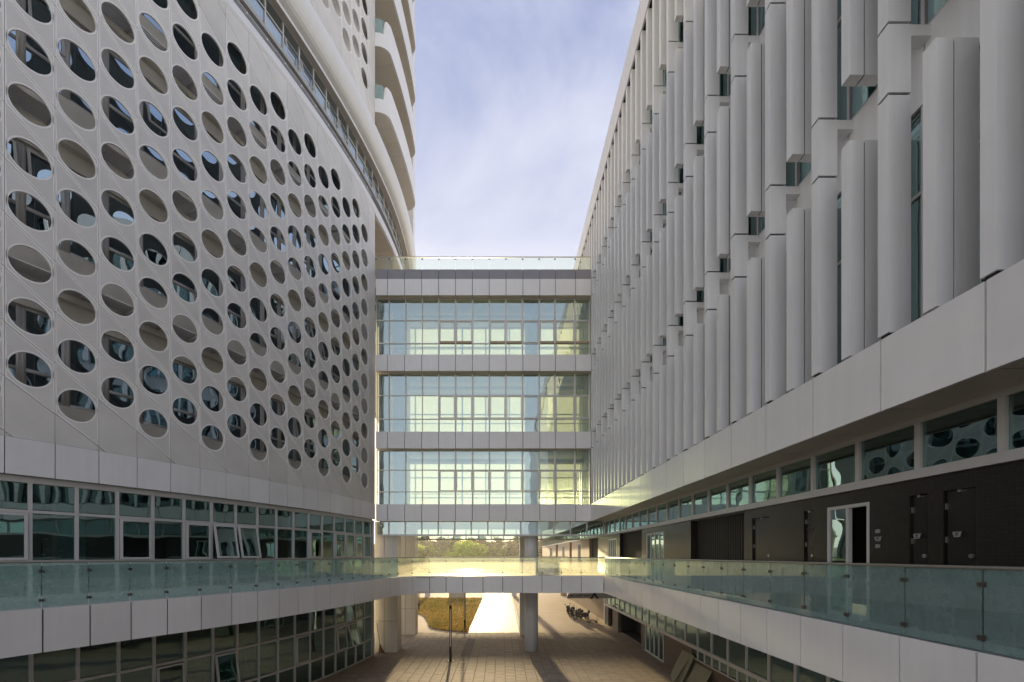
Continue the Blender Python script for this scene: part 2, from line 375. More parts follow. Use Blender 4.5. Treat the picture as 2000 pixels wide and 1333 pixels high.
# lawn
lawn_edge = [(-3.1, 37.9), (-3.9, 38.1), (-4.6, 38.4), (-5.75, 39.0), (-6.5, 39.8), (-7.1, 41.0), (-7.6, 43.2), (-8.3, 45.8), (-9.1, 48.2), (-10.2, 50.2), (-12, 52), (-16, 54), (-16, 68), (-3.1, 68)]
MB().prism([(x, y, -.02) for x, y in lawn_edge], [(x, y, .05) for x, y in lawn_edge]).obj('lawn', M['earth'], kind='structure')
def inside(x, y, poly):
    c = False; j = len(poly) - 1
    for i in range(len(poly)):
        if (poly[i][1] > y) != (poly[j][1] > y) and x < (poly[j][0] - poly[i][0]) * (y - poly[i][1]) / (poly[j][1] - poly[i][1]) + poly[i][0]: c = not c
        j = i
    return c
gb = MB()
for _ in range(26000):
    x = rnd.uniform(-16, -3.1); y = 37.9 + 30 * rnd.random() ** 1.3
    if not inside(x, y, lawn_edge): continue
    a = rnd.uniform(0, 6.28); hgt = rnd.uniform(.05, .16); wd = rnd.uniform(.04, .09); lx, ly = rnd.uniform(-.08, .08), rnd.uniform(-.08, .08)
    dx, dy = math.cos(a) * wd, math.sin(a) * wd
    gb.poly([(x - dx, y - dy, .04), (x + dx, y + dy, .04), (x + lx, y + ly, .05 + hgt)])
gb.obj('grass', M['grass'], kind='stuff')
gb = MB(); spots = [(rnd.uniform(-14, -3.3), rnd.uniform(39, 66), rnd.uniform(.8, 2.4)) for _ in range(16)]
for _ in range(3200):
    cx_, cy_, cr_ = spots[_ % 16]; x = cx_ + rnd.gauss(0, cr_ * .6); y = cy_ + rnd.gauss(0, cr_)
    if not inside(x, y, lawn_edge): continue
    a = rnd.uniform(0, 6.28); dx, dy = math.cos(a) * .06, math.sin(a) * .06
    gb.poly([(x - dx, y - dy, .05), (x + dx, y + dy, .05), (x + rnd.uniform(-.08, .08), y + rnd.uniform(-.08, .08), .08 + rnd.uniform(.06, .16))])
gb.obj('grass', M['grass_green'], kind='stuff')
lb = MB()
for _ in range(520):
    x = rnd.uniform(-9, 10); y = rnd.uniform(23, 60); s_ = rnd.uniform(.02, .05); a = rnd.uniform(0, 6.28)
    if inside(x, y, lawn_edge): continue
    c_, q_ = math.cos(a) * s_, math.sin(a) * s_
    lb.poly([(x - c_, y - q_, .012), (x + q_ * .6, y - c_ * .6, .02), (x + c_, y + q_, .012), (x - q_ * .6, y + c_ * .6, .03)])
lb.obj('fallen_leaves', M['grass'], kind='stuff')
MB().box(1.60, 1.85, 37.8, 84, 0, .14).obj('kerb', M['conc'], kind='structure')
# far ground rise with woods
hb = MB(); xs = list(range(-400, 401, 40)); rows = []
for j, (yy, hh) in enumerate(((240, 0), (280, 4), (330, 8), (400, 12), (560, 16), (900, 24))):
    rows.append([(x, yy + 8 * math.sin(x * .03), -.1 + hh * (1 + .2 * math.sin(x * .021 + j))) for x in xs])
hb.sweep(rows, closed=False).obj('hill', M['hill'], kind='structure', smooth=True)

# ================================================================== round building on the left
LB = thing('perforated_building', 'curved white building whose metal skin is punched with round holes, with rounded balconies above', 'building', (-12, 29, 0))
# skin panels
RH, RV = .466, .515
def hole_panel(width):
    """sheared panel with one round hole; local x along wall, y inward, z up"""
    hw = width / 2 - .006; sl = -.82 / PCH; up = .82 - .014
    outer = []
    corners = [(-hw, -up + sl * -hw), (hw, -up + sl * hw), (hw, up + sl * hw), (-hw, up + sl * -hw)]
    n = 40; inner = [(RH * math.cos(2 * math.pi * k / n), RV * math.sin(2 * math.pi * k / n)) for k in range(n)]
    # walk the outline at the same angles
    def hit(a):
        dx, dz = math.cos(a), math.sin(a); best = 9
        for k in range(4):
            (x0, z0), (x1, z1) = corners[k], corners[(k + 1) % 4]; ex, ez = x1 - x0, z1 - z0
            den = dx * ez - dz * ex
            if abs(den) < 1e-9: continue
            t = (x0 * ez - z0 * ex) / den; u = (x0 * dz - z0 * dx) / den
            if t > 0 and -1e-6 <= u <= 1 + 1e-6: best = min(best, t)
        return (dx * best, dz * best)
    ang = sorted([2 * math.pi * k / n for k in range(n)] + [math.atan2(z, x) % (2 * math.pi) for x, z in corners])
    b = MB(); m = len(ang); T = .07
    def loop(fn, y): return [(fn(a)[0], y, fn(a)[1]) for a in ang]
    def circ(r): return lambda a: (RH * r * math.cos(a), RV * r * math.sin(a))
    def marg(a):
        x, z = hit(a); l = math.hypot(x, z); return (x * (l - .05) / l, z * (l - .05) / l)
    loops = [loop(hit, 0), loop(marg, 0), loop(circ(1.09), 0), loop(circ(1.0), 0), loop(circ(1.0), T), loop(hit, T)]
    for q in loops: b.v += q
    for q in range(6):
        for k in range(m):
            k2 = (k + 1) % m; q2 = (q + 1) % 6
            b.f.append((q * m + k, q * m + k2, q2 * m + k2, q2 * m + k))
    b.poly([(-hw, .05, up + sl * -hw - .004), (hw, .05, up + sl * hw - .004), (hw, .05, up + sl * hw + .034), (-hw, .05, up + sl * -hw + .034)])  # dark strip behind the slanted joint stands in for its shadow line
    me = b.mesh('facade_panel', M['perf']); me.materials.append(M['rim']); me.materials.append(M['joint'])
    for i, p in enumerate(me.polygons):
        if i // m in (0, 2, 3, 5): p.material_index = 1
        if i // m >= 6: p.material_index = 2
    return me
def clip(poly, zmin, zmax):
    for sgn, lim in ((1, zmin), (-1, -zmax)):
        o = []
        for k in range(len(poly)):
            a, b = poly[k], poly[(k + 1) % len(poly)]; da, db = sgn * a[1] - lim, sgn * b[1] - lim
            if da >= 0: o.append(a)
            if (da >= 0) != (db >= 0):
                t = da / (da - db); o.append((a[0] + (b[0] - a[0]) * t, a[1] + (b[1] - a[1]) * t))
        poly = o
        if not poly: return []
    return poly
def blank_panel(width, zc, zmin, zmax):
    hw = width / 2 - .006; sl = -.82 / PCH; up = .82 - .014
    poly = clip([(-hw, zc - up + sl * -hw), (hw, zc - up + sl * hw), (hw, zc + up + sl * hw), (-hw, zc + up + sl * -hw)], zmin, zmax)
    if len(poly) < 3: return None
    a = sum(poly[i][0] * poly[(i + 1) % len(poly)][1] - poly[(i + 1) % len(poly)][0] * poly[i][1] for i in range(len(poly))) / 2
    if abs(a) < .0004: return None
    b = MB(); b.prism([(x, .07, z) for x, z in poly], [(x, 0, z) for x, z in poly]); return b.mesh('blank_panel', M['perf'])
HP = hole_panel(PCH)
blank_cache = {}
FB, FT = 3.575, 23.9
def skin(kr, even0, odd0, jn, zmin, zmax, jlo=3, jhi=3):
    for k in kr:
        m, wdt = facet(b_(k), b_(k + 1)); c0 = even0 if k % 2 == 0 else odd0
        for j in range(-jlo, jn + jhi):
            zc = c0 + 1.64 * j
            whole = 0 <= j < jn and zc - 1.22 >= zmin and zc + 1.22 <= zmax
            if whole: link('facade_panel', HP, LB, m @ Matrix.Translation((0, 0, zc)))
            else:
                key = (round(zc, 2), zmin, zmax)
                if key not in blank_cache: blank_cache[key] = blank_panel(PCH, zc, zmin, zmax)
                if blank_cache[key]: link('blank_panel', blank_cache[key], LB, m)
skin(range(-3, 16), 5.75, 4.95, 11, FB, FT)
skin(range(8, 16), 32.5, 31.65, 4, 28.6, 38.4, 3, 3)
m, wdt = facet(b_(16), 0)
for zmin, zmax in ((FB, FT), (28.6, 38.4)):
    z = zmin; 
    while z < zmax - .2:
        z1 = min(zmax, z + 2.45); MB().box(-wdt / 2 + .004, wdt / 2, 0, .07, z + .004, z1 - .004).obj('edge_panel', M['perf'], LB, ).matrix_basis = PW[LB.name].inverted() @ m if False else m
        z = z1
# plain sheeting above and behind what the lattice covers
ring(MB(), [(0, 38.42), (-.1, 38.42), (-.1, 62), (0, 62)], b_(-6), 0).obj('upper_cladding', M['perf'], LB)
ring(MB(), [(0, 28.6), (-.07, 28.6), (-.07, 38.4), (0, 38.4)], b_(-6), b_(8) - .01).obj('upper_cladding', M['perf'], LB)
ring(MB(), [(0, FB), (-.07, FB), (-.07, FT), (0, FT)], -44, b_(-3) - .01).obj('side_cladding', M['perf'], LB)
# end return of the skin by the bridge
ring(MB(), [(-.08, FB), (-1.2, FB), (-1.2, FT), (-.08, FT)], -.07, -.01).obj('end_return', M['panel'], LB)
ring(MB(), [(-.08, 28.7), (-2.2, 28.7), (-2.2, 62), (-.08, 62)], -.07, -.01).obj('end_return', M['panel'], LB)
# lower band of flat panels under the skin
for k in range(-3, 16):
    ring(MB(), [(.02, 2.45), (.02, FB - .012), (-.06, FB - .012), (-.06, 2.45)], b_(k) + .011, b_(k + 1) - .011, 2).obj('band_panel', M['panel'], LB)
ring(MB(), [(.02, 2.45), (.02, FB - .012), (-.06, FB - .012), (-.06, 2.45)], b_(16) + .006, 0, 2).obj('band_panel', M['panel'], LB)
ring(MB(), [(.02, 2.45), (.02, FB - .012), (-.06, FB - .012), (-.06, 2.45)], -44, b_(-3) - .006).obj('band_panel', M['panel'], LB)
ring(MB(), [(-.07, 2.47), (-.07, FB), (-1.2, FB), (-1.2, 2.47)], -44, -.02).obj('band_backing', M['joint'], LB)
# inner wall behind the skin: spandrels, beams, gratings, windows
ST = 5.29
ring(MB(), [(-1.9, FB), (-1.9, FT), (-6, FT), (-6, FB)], -44, 0).obj('core', M['roomdark'], LB)
for n_ in range(-1, 4):
    b0 = 9.1 + ST * n_
    z0, z1 = max(FB, b0), min(FT, b0 + 1.3)
    ring(MB(), [(-1.0, z0), (-1.0, z1), (-1.25, z1), (-1.25, z0)], -24, -.1).obj('spandrel', M['inner'], LB)
    z0, z1 = b0 + 4.25, min(FT, b0 + ST)
    if z1 > z0: ring(MB(), [(-.95, z0), (-.95, z1), (-1.3, z1), (-1.3, z0)], -24, -.1).obj('beam', M['inner'], LB)
    if b0 > FB:
        ring(MB(), [(-.72, b0 - .45), (-.72, b0 - .25), (-.95, b0 - .25), (-.95, b0 - .45)], -24, -.1).obj('ledge', M['inner'], LB)
        gm = MB()
        for q in range(9): ring(gm, [(-.14 - .09 * q, b0 - .04), (-.14 - .09 * q, b0), (-.19 - .09 * q, b0), (-.19 - .09 * q, b0 - .04)], -24, -.1, 1.1)
        for k in range(-6, 17):
            ring(gm, [(-.1, b0 - .16), (-.1, b0 - .05), (-.95, b0 - .05), (-.95, b0 - .16)], b_(k) - .03, b_(k) + .03, 1)
        gm.obj('maintenance_grating', M['frame'], LB)
wf = MB(); hw = PCH / 2
for a, b2, c, d in ((-hw, -hw + .12, 0, 2.95), (hw - .12, hw, 0, 2.95), (-hw + .12, hw - .12, 0, .1), (-hw + .12, hw - .12, 2.85, 2.95), (-hw + .12, hw - .12, .85, .96)): wf.box(a, b2, 0, .09, c, d)
WF = wf.mesh('window_frame', M['frame']); WP = MB().box(-hw + .12, hw - .12, .03, .042, .1, 2.85).mesh('window_pane', G['sky'])
sf = MB()
for a, b2, c, d in ((-.40, -.33, 0, 1.75), (.33, .40, 0, 1.75), (-.33, .33, 0, .07), (-.33, .33, 1.68, 1.75)): sf.box(a, b2, -.03, .03, c, d)
SF = sf.mesh('open_sash', M['frame']); SFP = MB().box(-.33, .33, -.006, .006, .07, 1.68).mesh('sash_pane', G['sky'])
for n_ in range(-1, 3):
    for k in range(-4, 16):
        m, wdt = facet(b_(k + .5), b_(k + 1.5), -1.05); m = m @ Matrix.Translation((0, 0, 9.1 + ST * n_ + 1.3))
        f = link('window', WF, LB, m); link('window_pane', WP, f, m); f_pw = m
        link_fix = f.children[0]; link_fix.matrix_parent_inverse = Matrix(); link_fix.matrix_basis = Matrix()
        if rnd.random() < .22:
            mm = Matrix.Translation((0, -.02, 2.82)) @ Matrix.Rotation(R(-rnd.uniform(9, 16)), 4, 'X') @ Matrix.Translation((0, 0, -1.75))
            s_ = link('open_sash', SF, f); s_.matrix_parent_inverse = Matrix(); s_.matrix_basis = mm
# cap of the skin, recess, sill, upper ribbon window, soffit, white roll
E0 = -26
cap_prof = [(.0, 23.91), (.05, 24.05), (.05, 24.28), (-.02, 24.5), (-.16, 24.62), (-.6, 24.62), (-.6, 23.91)]
ring(MB(), cap_prof, -44, 14).obj('rounded_cap', M['cap'], LB, smooth=False)
ring(MB(), [(-.38, 24.63), (-.38, 25.25), (-.7, 25.25), (-.7, 24.63)], -44, 14).obj('recessed_wall', M['grey'], LB)
ring(MB(), [(-.14, 25.26), (-.14, 25.46), (-.7, 25.46), (-.7, 25.26)], -44, 14).obj('stone_sill', M['stone'], LB)
rw = MB()
for a, b2 in ((25.47, 25.55), (26.42, 26.49), (27.08, 27.16)): ring(rw, [(-.30, a), (-.30, b2), (-.40, b2), (-.40, a)], E0, 14)
rw.obj('ribbon_frame', M['frame'], LB)
for i in range(-8, 30):
    s0 = b_(i) + .05
    if s0 > 13: break
    ring(MB(), [(-.29, 25.55), (-.29, 27.08), (-.41, 27.08), (-.41, 25.55)], s0 - .035, s0 + .035, 1).obj('ribbon_mullion', M['frame'], LB)
    pm = MB(); ring(pm, [(-.345, 25.55), (-.345, 26.42), (-.355, 26.42), (-.355, 25.55)], s0 + .035, s0 + PCH - .035, 2)
    ring(pm, [(-.345, 26.49), (-.345, 27.08), (-.355, 27.08), (-.355, 26.49)], s0 + .035, s0 + PCH - .035, 2)
    pm.obj('ribbon_pane', G['ribbon'], LB)
for i in (9, 10, 12, 13, 16, 17):
    sm = MB(); s0, s1 = b_(i) + .12, b_(i + 1) - .02
    def sp(s, h, dep):
        t = (26.40 - h) * .22; return P3(s, -.28 + t + dep, h)
    for (sa, sb, ha, hb) in ((s0, s0 + .05, 25.56, 26.41), (s1 - .05, s1, 25.56, 26.41), (s0 + .05, s1 - .05, 25.56, 25.61), (s0 + .05, s1 - .05, 26.36, 26.41)):
        sm.prism([sp(sa, ha, 0), sp(sb, ha, 0), sp(sb, hb, 0), sp(sa, hb, 0)], [sp(sa, ha, .04), sp(sb, ha, .04), sp(sb, hb, .04), sp(sa, hb, .04)])
    sh = sm.obj('ribbon_sash', M['frame'], LB)
ring(MB(), [(-.9, 25.47), (-.9, 27.1), (-3.5, 27.1), (-3.5, 25.47)], -44, 13).obj('ribbon_room', M['room'], LB)
ring(MB(), [(-.46, 25.5), (-.46, 26.6), (-.47, 26.6), (-.47, 25.5)], -30, 12).obj('pale_curtain', M['curtain'], LB)
ring(MB(), [(.02, 27.17), (.02, 27.27), (-.8, 27.27), (-.8, 27.17)], -44, 14).obj('ribbon_soffit', M['soffit'], LB)
ring(MB(), [(.06, 27.10), (.06, 27.30), (.022, 27.30), (.022, 27.10)], -44, 14).obj('drip_edge', M['cap'], LB)
tp = [(.065, 27.28)] + [(.05 + .56 * math.sin(R(a)), 28.35 - 1.05 * math.cos(R(a))) for a in range(10, 181, 14)] + [(-.4, 29.4), (-.4, 27.32)]
ring(MB(), tp, -44, 14, .7).obj('white_roll', M['tube'], LB, smooth=False)
for p in LB.children[-1].data.polygons: p.use_smooth = len(p.vertices) == 4
# walls of the lower part beyond the corner, and tower behind the balconies
ring(MB(), [(-2.2, 12), (-2.2, 23.6), (-2.6, 23.6), (-2.6, 12)], 0, 14).obj('corridor_wall', M['inner'], LB)
sfm = [b_(i) for i in range(17, 31)]
for a, b2 in zip(sfm[:-1], sfm[1:]):
    if a < 0: a = 0
    ring(MB(), [(-.02, 23.62), (-.02, 23.72), (-2.2, 23.72), (-2.2, 23.62)], a + .01, b2 - .01, 2).obj('soffit_panel', M['soffit'], LB)
ring(MB(), [(.0, 23.70), (.06, 23.72), (.06, 23.9), (.0, 23.9)], .02, 14).obj('slab_edge', M['cap'], LB)
for i in range(17, 29):
    s0 = max(.1, b_(i))
    fr = MB()
    for (a, b2, c, d) in ((s0, s0 + .07, 18.8, 22.4), (s0 + .07, s0 + PCH, 22.3, 22.4), (s0 + .07, s0 + PCH, 21.0, 21.08)): ring(fr, [(-2.1, c), (-2.1, d), (-2.2, d), (-2.2, c)], a, b2, 2)
    f = fr.obj('corridor_window', M['frame'], LB)
    ring(MB(), [(-2.15, 18.8), (-2.15, 22.3), (-2.17, 22.3), (-2.17, 18.8)], s0 + .07, s0 + PCH, 2).obj('corridor_pane', G['dark'], LB)
ring(MB(), [(-.5, 29), (-.5, 62), (-4, 62), (-4, 29)], -44, -.1).obj('tower_core', M['room'], LB)
ring(MB(), [(-2.3, 27.3), (-2.3, 62), (-4.5, 62), (-4.5, 27.3)], -.1, 14).obj('tower_wall', M['inner'], LB)
def ease(t): t = max(0, min(1, t)); return math.sqrt(max(0, 1 - (1 - t) ** 2))
SE = 8.6
def bo(s):   # how far the balcony stands out: round start at the skin, round end at the tower edge
    return -.35 + 1.25 * ease((s + 1.35) / .9) if s < -.45 else (.9 if s < SE - 1 else -.1 + 1.0 * ease((SE - s) / 1.0))
for lv in range(0, 7):
    h0 = 30.9 + 4.6 * lv
    ss = [-.02 + (SE - .02) * (k / 40) for k in range(41)] + [SE - .6 + .06 * q for q in range(11)]
    ss = sorted(set([-.0, .05, .1, .18, .3, .45, .65] + ss))
    def oo(s):
        a = ease((s + .02) / .75); e = ease((SE - s) / 1.1); return -.15 + 1.05 * min(a, 1) * 1.0 if s < 4 else -.6 + 1.5 * e
    pm = MB(); pm.sweep([[P3(s, oo(s), h0), P3(s, oo(s), h0 + (.95 if s < .25 else 1.95)), P3(s, oo(s) - .12, h0 + (.95 if s < .25 else 1.95)), P3(s, oo(s) - .12, h0)] for s in ss]).obj('balcony_parapet', M['panel'], LB)
    gmb = MB(); gmb.sweep([[P3(s, oo(s) - .05, h0 + .95), P3(s, oo(s) - .05, h0 + 1.93), P3(s, oo(s) - .062, h0 + 1.93), P3(s, oo(s) - .062, h0 + .95)] for s in ss if s < .27]).obj('balcony_glass', G['rail'], LB)
    bs = [0.0] + [b_(i) for i in range(18, 26)] + [SE]
    for a, b2 in zip(bs[:-1], bs[1:]):
        q = [a + .008 + (b2 - a - .016) * k / 8 for k in range(9)]
        sm = MB(); sm.sweep([[P3(s, oo(s) - .01, h0 + .02), P3(s, oo(s) - .01, h0 + .12), P3(s, -2.3, h0 + .12), P3(s, -2.3, h0 + .02)] for s in q]).obj('balcony_soffit', M['soffit'], LB)
    ring(MB(), [(-2.2, h0 + .15), (-2.2, h0 + 3.2), (-2.29, h0 + 3.2), (-2.29, h0 + .15)], .3, SE).obj('balcony_window', G['dark'], LB)
    mm = MB()
    for i in range(17, 27):
        s0 = max(.3, b_(i)); ring(mm, [(-2.15, h0 + .15), (-2.15, h0 + 3.2), (-2.21, h0 + 3.2), (-2.21, h0 + .15)], s0, s0 + .07, 1)
    mm.obj('balcony_mullions', M['frame'], LB)
MB().box(-15, -8.55, 40.5, 41.2, H(18), H(62)).obj('tower_fin_wall', M['panel'], LB)
# walkway-level glazing
GH = 2.30; GT = 1.35; GS = -.245
m0 = -17.35
def left_glazing(off, rows, bars, o, name, glassm, i0, i1, depth=.10, dz=0):
    gf = MB()
    for a, b2 in bars: ring(gf, [(o + .0, a), (o + .0, b2), (o - depth, b2), (o - depth, a)], m0 + PCH * i0, min(-.05, m0 + PCH * i1))
    gf.obj(name + '_rail', M['frame'], LB)
    for i in range(i0, i1):
        s0 = m0 + PCH * i; s1 = min(-.05, s0 + PCH)
        if s0 > -.1: break
        ring(MB(), [(o + .02, rows[0][0]), (o + .02, rows[-1][1]), (o - depth, rows[-1][1]), (o - depth, rows[0][0])], s0 - .045, s0 + .045, 1).obj(name + '_mullion', M['frame'], LB)
        for a, b2 in rows:
            m, wdt = facet(s0 + .045, s1 - .045, o - .05)
            MB().box(-wdt / 2, wdt / 2, 0, .012, a + .03, b2 - .03).obj(name + '_pane', glassm, LB).matrix_basis = m
left_glazing(0, [(-1.30, GS - .06), (GS + .06, GT - .04), (GT + .04, GH - .05)], [(-1.34, -1.30), (GS - .09, GS + .07), (GT - .045, GT + .045), (GH - .06, GH + .14)], -.14, 'window', G['dark'], -8, 17)
left_glazing(0, [(-6.95, -5.84), (-5.76, -4.24), (-4.16, -2.45)], [(-7.0, -6.92), (-5.85, -5.75), (-4.25, -4.15), (-2.5, -2.4)], -.04, 'lower_window', G['dark'], -6, 17)
def sash(sa, sb, h0, h1, o, tilt, name='casement_sash', fw=.075):
    """top-hung sash in the glazing: frame and pane, tilted out at the foot"""
    m, wdt = facet(sa, sb, o); hh = h1 - h0; q = wdt / 2
    f = MB()
    for a, b2, c, d in ((-q, -q + fw, -hh, 0), (q - fw, q, -hh, 0), (-q + fw, q - fw, -hh, -hh + fw), (-q + fw, q - fw, -fw, 0)): f.box(a, b2, -.035, .035, c, d)
    mm = m @ Matrix.Translation((0, -.03, h1)) @ Matrix.Rotation(R(-tilt), 4, 'X')
    fo = f.obj(name, M['frame'], LB); fo.matrix_basis = mm
    p = MB().box(-q + fw, q - fw, -.006, .006, -hh + fw, -fw).obj('sash_pane', G['dark'], fo); p.matrix_parent_inverse = Matrix()
for i, t in ((-1, 0), (2, 0), (4, 0), (5, 11), (6, 11), (10, 0), (12, 0), (13, 0), (14, 0), (15, 0)):
    sash(m0 + PCH * i + .06, m0 + PCH * (i + 1) - .06, GS + .08, GT - .06, -.13, t)
for i, t in ((3, 3), (5, 9), (9, 0), (12, 3), (13, 16)):
    sash(m0 + PCH * i + .06, m0 + PCH * (i + 1) - .06, -5.72, -4.28, -.03, t)
# rooms behind the glazing
ring(MB(), [(-5, -7), (-5, 2.45), (-5.4, 2.45), (-5.4, -7)], -44, 0).obj('room_back_wall', M['roomdark'], LB)
ring(MB(), [(-.2, -2.4), (-.2, -1.32), (-5, -1.32), (-5, -2.4)], -44, -.02).obj('floor_slab', M['room'], LB)
ring(MB(), [(-.2, 2.40), (-.2, 2.47), (-5, 2.47), (-5, 2.40)], -44, -.02).obj('room_ceiling', M['room'], LB)
ring(MB(), [(-.2, -7.0), (-.2, -6.97), (-5, -6.97), (-5, -7.0)], -44, -.02).obj('room_floor', M['roomdark'], LB)
for s in (-16.6, -12.2, -7.0, -2.2):
    ring(MB(), [(-.7, -1.3), (-.7, 2.4), (-1.3, 2.4), (-1.3, -1.3)], s, s + .7, 1).obj('room_column', M['room'], LB)
MB().box(-14, -8.95, 29.25, 29.45, H(-7), H(2.4)).obj('end_wall', M['room'], LB)

# ================================================================== louvred building on the right
RB = thing('louvred_building', 'long white building covered in tall vertical fins, on the right of the court', 'building', (10, 20, 0))
XF = 6.25; YE = 76
# fins
def fin_mesh(dep, th, h, seam=None):
    b = MB()
    if seam is None: b.box(0, dep, 0, th, 0, h)
    else: b.box(0, seam - .014, 0, th, 0, h); b.box(seam + .014, dep, 0, th, 0, h)
    return b.mesh('fin', M['fin'])
JO = 5.41                      # a joint of the band below
zones = [(7.45, 8.62), (12.84, 13.98), (18.1, 19.27)]
A_cuts = [3.58, 7.46, 8.61, 12.85, 13.97, 18.11, 19.26, 23.42]
B_segs = [(3.58, 7.45), (8.62, 12.84), (13.98, 18.1), (19.27, 23.42)]
FA = [fin_mesh(.37, .19, b2 - a - .044) for a, b2 in zip(A_cuts[:-1], A_cuts[1:])]
FBm = [fin_mesh(.62, .19, b2 - a, .265) for a, b2 in B_segs]
nf = 0
ya0 = 6.79 - 1.493 * 3
k = 0; far = MB(); FBR = MB().box(0, .58, 0, .19, 0, .18).mesh('fin_bracket', M['fin'])
while True:
    ya = ya0 + 1.493 * k; yb = ya + .7465
    if ya > YE: break
    if 2.2 < ya < 36:
        for q, me in enumerate(FA): link('fin', me, RB, Matrix.Translation((XF, ya, H(A_cuts[q] + .022))))
        for (a, b2) in ((8.40, 8.58), (13.76, 13.94), (19.05, 19.23)): link('fin_bracket', FBR, RB, Matrix.Translation((XF + .37, ya, H(a))))
    if 2.2 < yb < 36:
        for q, me in enumerate(FBm): link('fin', me, RB, Matrix.Translation((XF, yb, H(B_segs[q][0]))))
    if ya >= 36:
        far.box(XF, XF + .4, ya, ya + .19, H(3.58), H(23.42)); far.box(XF, XF + .5, yb, yb + .19, H(3.58), H(23.42))
    k += 1
far.obj('far_fins', M['fin'], RB, kind='stuff')
# joint gaps read dark: a thin core inside every A fin
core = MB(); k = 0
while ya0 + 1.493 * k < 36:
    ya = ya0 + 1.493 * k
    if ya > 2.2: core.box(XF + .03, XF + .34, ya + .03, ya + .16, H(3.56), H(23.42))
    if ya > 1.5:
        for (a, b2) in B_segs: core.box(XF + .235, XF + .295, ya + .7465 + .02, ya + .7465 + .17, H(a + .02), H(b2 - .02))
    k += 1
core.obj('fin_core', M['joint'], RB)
# band, soffit, coping: one panel per bay
L15 = 1.498; k0 = -3
y = JO + L15 * k0
while y < YE:
    a, b2 = y + .015, y + L15 - .015
    bx('band_panel', M['panel'], RB, XF - .02, XF + .05, a, b2, 2.36, 3.53)
    bx('soffit_panel', M['soffit'], RB, XF + .055, 7.36, a, b2, 2.40, 2.46)
    bx('coping_panel', M['panel'], RB, XF - .02, XF + .06, a, b2, 23.46, 24.95)
    if 2 < y < 37:
        for (h0, h1) in zones: bx('spandrel_panel', M['fin'], RB, 6.95, 7.0, a, b2, h0, h1)
        for (h0, h1) in ((3.6, 7.45), (8.62, 12.84), (13.98, 18.1), (19.27, 23.4)):
            fr = MB(); fr.box(6.97, 7.04, a, a + .06, H(h0), H(h1)); fr.box(6.97, 7.04, a + .06, b2, H(h0), H(h0 + .06)); fr.box(6.97, 7.04, a + .06, b2, H(h0 + 2.4), H(h0 + 2.46))
            f = fr.obj('upper_window', M['frame'], RB)
            bx('upper_pane', G['dark'], RB, 7.0, 7.012, a + .06, b2, h0 + .06, h1)
    y += L15
bx('band_rear', M['panel'], RB, XF - .02, XF + .05, -35, .90, 2.36, 3.53)
bx('coping_rear', M['panel'], RB, XF - .02, XF + .06, -35, .90, 23.46, 24.95)
bx('facade_rear', M['fin'], RB, XF + .1, XF + .5, -35, .90, 3.56, 23.4)
bx('soffit_rear', M['soffit'], RB, XF + .055, 7.36, -35, .90, 2.40, 2.46)
bx('band_backing', M['joint'], RB, XF + .055, 7.3, -35, YE, 2.47, 3.50)
bx('coping_backing', M['joint'], RB, XF + .065, 7.3, -35, YE, 23.5, 24.94)
bx('upper_block', M['roomdark'], RB, 8.4, 18, -35, YE, 2.5, 24.9)
bx('roof_slab', M['conc'], RB, 7.05, 8.4, -35, YE, 23.5, 24.9)
for (h0, h1) in zones: bx('floor_slab', M['room'], RB, 7.02, 8.4, -35, YE, h0, h1)
# ribbon of windows under the soffit
XS = 7.30
bx('ribbon_sill', M['frame'], RB, XS - .04, XS + .12, -35, YE, 1.34, 1.50)
bx('ribbon_head', M['frame'], RB, XS - .02, XS + .12, -35, YE, 2.30, 2.40)
y = 6.12 - 1.242 * 5
while y < YE:
    bx('ribbon_mullion', M['frame'], RB, XS - .02, XS + .10, y - .05, y + .05, 1.50, 2.30)
    if y > 2: bx('ribbon_pane', G['dark'], RB, XS + .03, XS + .042, y + .05, y + 1.192, 1.50, 2.30)
    y += 1.242
bx('ribbon_room', M['roomdark'], RB, 9.6, 9.8, -35, YE, 1.34, 2.5)
bx('ribbon_ledge', M['roomdark'], RB, XS + .13, 9.6, -35, YE, 1.30, 1.36)
